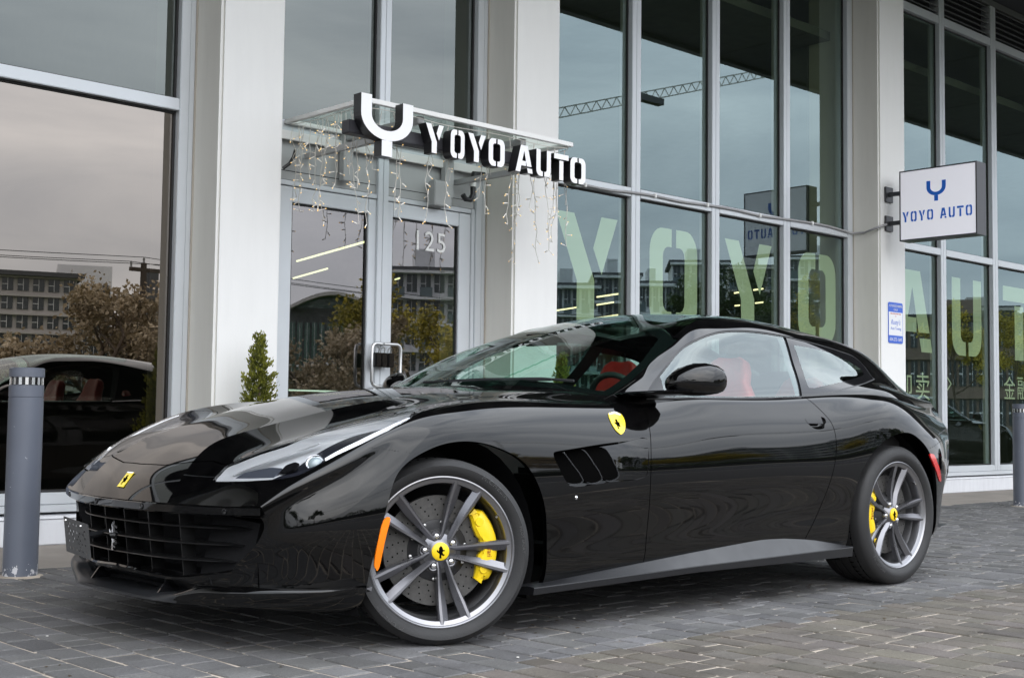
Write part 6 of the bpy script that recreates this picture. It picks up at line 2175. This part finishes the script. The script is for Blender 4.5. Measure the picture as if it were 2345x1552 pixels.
place_tree('blossoming cherry tree, mirrored in the left window before the office slab', 245, 636, 27, 5.0, M['blossom'], 1, n=9000, lsz=.17)
place_tree('second cherry tree, mirrored at the right edge of the left window', 372, 745, 27, 3.2, M['blossom'], 2, n=5000)
place_tree('dark cherry tree, mirrored low in the left door pane', 735, 770, 27, 4.6, M['blossom'], 3, n=8000)
place_tree('pale blossoming tree, mirrored beside the left door stile', 845, 722, 29, 2.4, M['blossom'], 4, n=4500)
place_tree('yellow-leaved spring tree, mirrored in the right door pane', 1015, 648, 34, 6.5, M['spring'], 5, n=9000, lsz=.2)
for i, (u, v, d, w, m) in enumerate(((1590, 640, 46, 4.5, 'leaf'), (1690, 604, 44, 5.5, 'leaf'), (1755, 612, 47, 5.0, 'leaf'), (1845, 628, 46, 4.5, 'spring'), (2215, 690, 38, 4.8, 'spring'), (2325, 712, 40, 5.0, 'spring'), (1450, 690, 52, 3.0, 'leaf'))):
    place_tree(('slim green tree, mirrored behind the film letter O', 'tall green tree, mirrored left of the third bay', 'tall green tree, mirrored across the third bay', 'yellowish tree, mirrored in the fourth bay', 'bare-topped young tree, mirrored right of the white pillar', 'young tree, mirrored at the far right pane', 'small green tree, mirrored at the first tall mullion')[i], u, v, d, w, M[m], 10 + i, n=6000, lsz=.2)
# trees along the far kerb, seen in the paint of the car
for i, (x, y, h, w) in enumerate(((-9, -15.2, 6.5, 5.0), (-19, -15.0, 7.5, 6.0), (-30, -15.4, 7.0, 5.6), (-42, -15.2, 8, 6))):
    tree('roadside tree %s, mirrored in the car paint' % ('nearest the road bend', 'with the widest crown', 'with a thin crown', 'farthest along the kerb')[i], x, y, h, w, M['leaf'], 40 + i, n=5000, lsz=.22)
# clipped hedge behind the far pavement
rg = np.random.default_rng(77)
n = 30000
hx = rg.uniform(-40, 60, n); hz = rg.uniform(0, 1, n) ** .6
P = np.stack([hx, -18.6 + rg.normal(0, .45, n), hz * (1.25 + .35 * np.sin(hx * .7) + .2 * np.sin(hx * 2.1))], 1)
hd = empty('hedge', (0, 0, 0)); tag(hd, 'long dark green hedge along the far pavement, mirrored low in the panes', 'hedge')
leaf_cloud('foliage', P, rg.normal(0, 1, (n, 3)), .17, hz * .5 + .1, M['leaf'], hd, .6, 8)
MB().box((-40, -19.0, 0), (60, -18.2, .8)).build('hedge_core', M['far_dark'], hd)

# ---- utility pole with cross-arms, transformers and wires
p = mirrored(330, 584, 36)
up_ = empty('utility_pole', (p[0], p[1], 0)); tag(up_, 'wooden utility pole with two cross-arms and grey transformers, mirrored in the left window', 'utility pole')
H = p[2]
M['pole_wood'] = mat('pole_wood', (.055, .042, .032), .9, var=.3, vscale=6)
M['transformer'] = mat('transformer_grey', (.20, .20, .20), .5)
MB().tube([(0, 0, -.02), (0, 0, H - .3)], [.17, .11], 12).build('pole', M['pole_wood'], up_, 60)
MB().box((-.55, -.06, H - .62), (1.0, .06, H - .48)).build('cross_arm', M['pole_wood'], up_)
MB().box((-1.15, -.07, H - 1.75), (.75, .07, H - 1.60)).build('cross_arm', M['pole_wood'], up_)
for x in (-.62, .62): MB().lathe([(.0005, -.45), (.26, -.45), (.27, .4), (.2, .48), (.0005, .5)], 20, 'Z', (x, 0, H - 3.6)).build('transformer', M['transformer'], up_, 40)
for x, z in ((0, H - .28), (-.5, H - .46), (.95, H - .46)): MB().lathe([(.0005, 0), (.05, 0), (.03, .07), (.05, .11), (.02, .2), (.0005, .2)], 10, 'Z', (x, 0, z)).build('insulator', M['transformer'], up_, 50)
wm = mat('overhead_wire', (.02, .02, .02), .6)
for k, (dx, dz) in enumerate(((0, -.08), (-.5, -.28), (.95, -.28))):
    pts = []
    for t in np.linspace(0, 1, 25):
        pts.append((p[0] + dx - 45 + 90 * t, p[1] + (t - .5) * 2, H + dz + 1.6 * (abs(t - .5) * 2) ** 2 * .5 - .7 * math.sin(math.pi * ((t * 2) % 1))))
    o = MB().tube(pts, .014, 5).build('overhead_wire', wm, None, 60)
    tag(o, ('topmost overhead wire, mirrored above the office slab', 'middle overhead wire, mirrored above the office slab', 'lowest overhead wire, mirrored above the office slab')[k], 'wire', 'overhead wires along the road')

# ---- tower crane jib over the rooftops
a, b = mirrored(1230, 280, 150), mirrored(1780, 172, 150)
cr = empty('tower_crane', (b[0] + 8, b[1], 0)); tag(cr, 'pale tower crane with a long lattice jib, mirrored in the upper panes', 'crane')
OC = np.array([b[0] + 8, b[1], 0])
M['crane'] = mat('crane_steel', (.40, .40, .36), .6)
q = MB(); n = 26
A = a - OC; B_ = b - OC
for i in range(n):
    t0, t1 = i / n, (i + 1) / n
    l0, l1 = A + (B_ - A) * t0, A + (B_ - A) * t1
    hh = np.array([0, 0, 1.7])
    q.tube([l0, l1], .16, 4); q.tube([l0 + hh, l1 + hh], .16, 4); q.tube([l0, (l0 + l1) / 2 + hh], .09, 4); q.tube([(l0 + l1) / 2 + hh, l1], .09, 4)
q.build('jib', M['crane'], cr)
q = MB(); e = B_ + np.array([0, 0, .8])
q.tube([e, e + np.array([8, 0, .4])], .35, 6); q.build('jib_end', M['crane'], cr)
q = MB()
m_ = A * .62 + B_ * .38
q.box((m_[0] - 4, m_[1] - .8, m_[2] + .3), (m_[0] + 6, m_[1] + .8, m_[2] + 1.5)); q.build('trolley', M['far_dark'], cr)
mt_ = A - np.array([14, 0, 0])
q = MB()
for dx in (-.8, .8):
    for dy in (-.8, .8): q.tube([(mt_[0] + dx, mt_[1] + dy, 0), (mt_[0] + dx, mt_[1] + dy, mt_[2] + 6)], .14, 4)
for z in np.arange(0, mt_[2] + 4, 2.2):
    q.tube([(mt_[0] - .8, mt_[1] + .8, z), (mt_[0] + .8, mt_[1] + .8, z + 2.2)], .08, 4)
q.tube([mt_, A], .4, 6); q.build('mast', M['crane'], cr)

# ---- another dark car of the same row, parked nose out behind the first; only its mirror image shows
def copy_tree(o, parent=None):
    c = o.copy(); COL.objects.link(c)
    if parent: c.parent = parent
    for ch in o.children: copy_tree(ch, c)
    return c


c2 = copy_tree(car)
c2.location = (23.2, 3.9, 0); c2.rotation_euler = (0, 0, math.pi)
c2['label'] = 'second dark car parked farther along the row, mirrored in the right-hand windows'
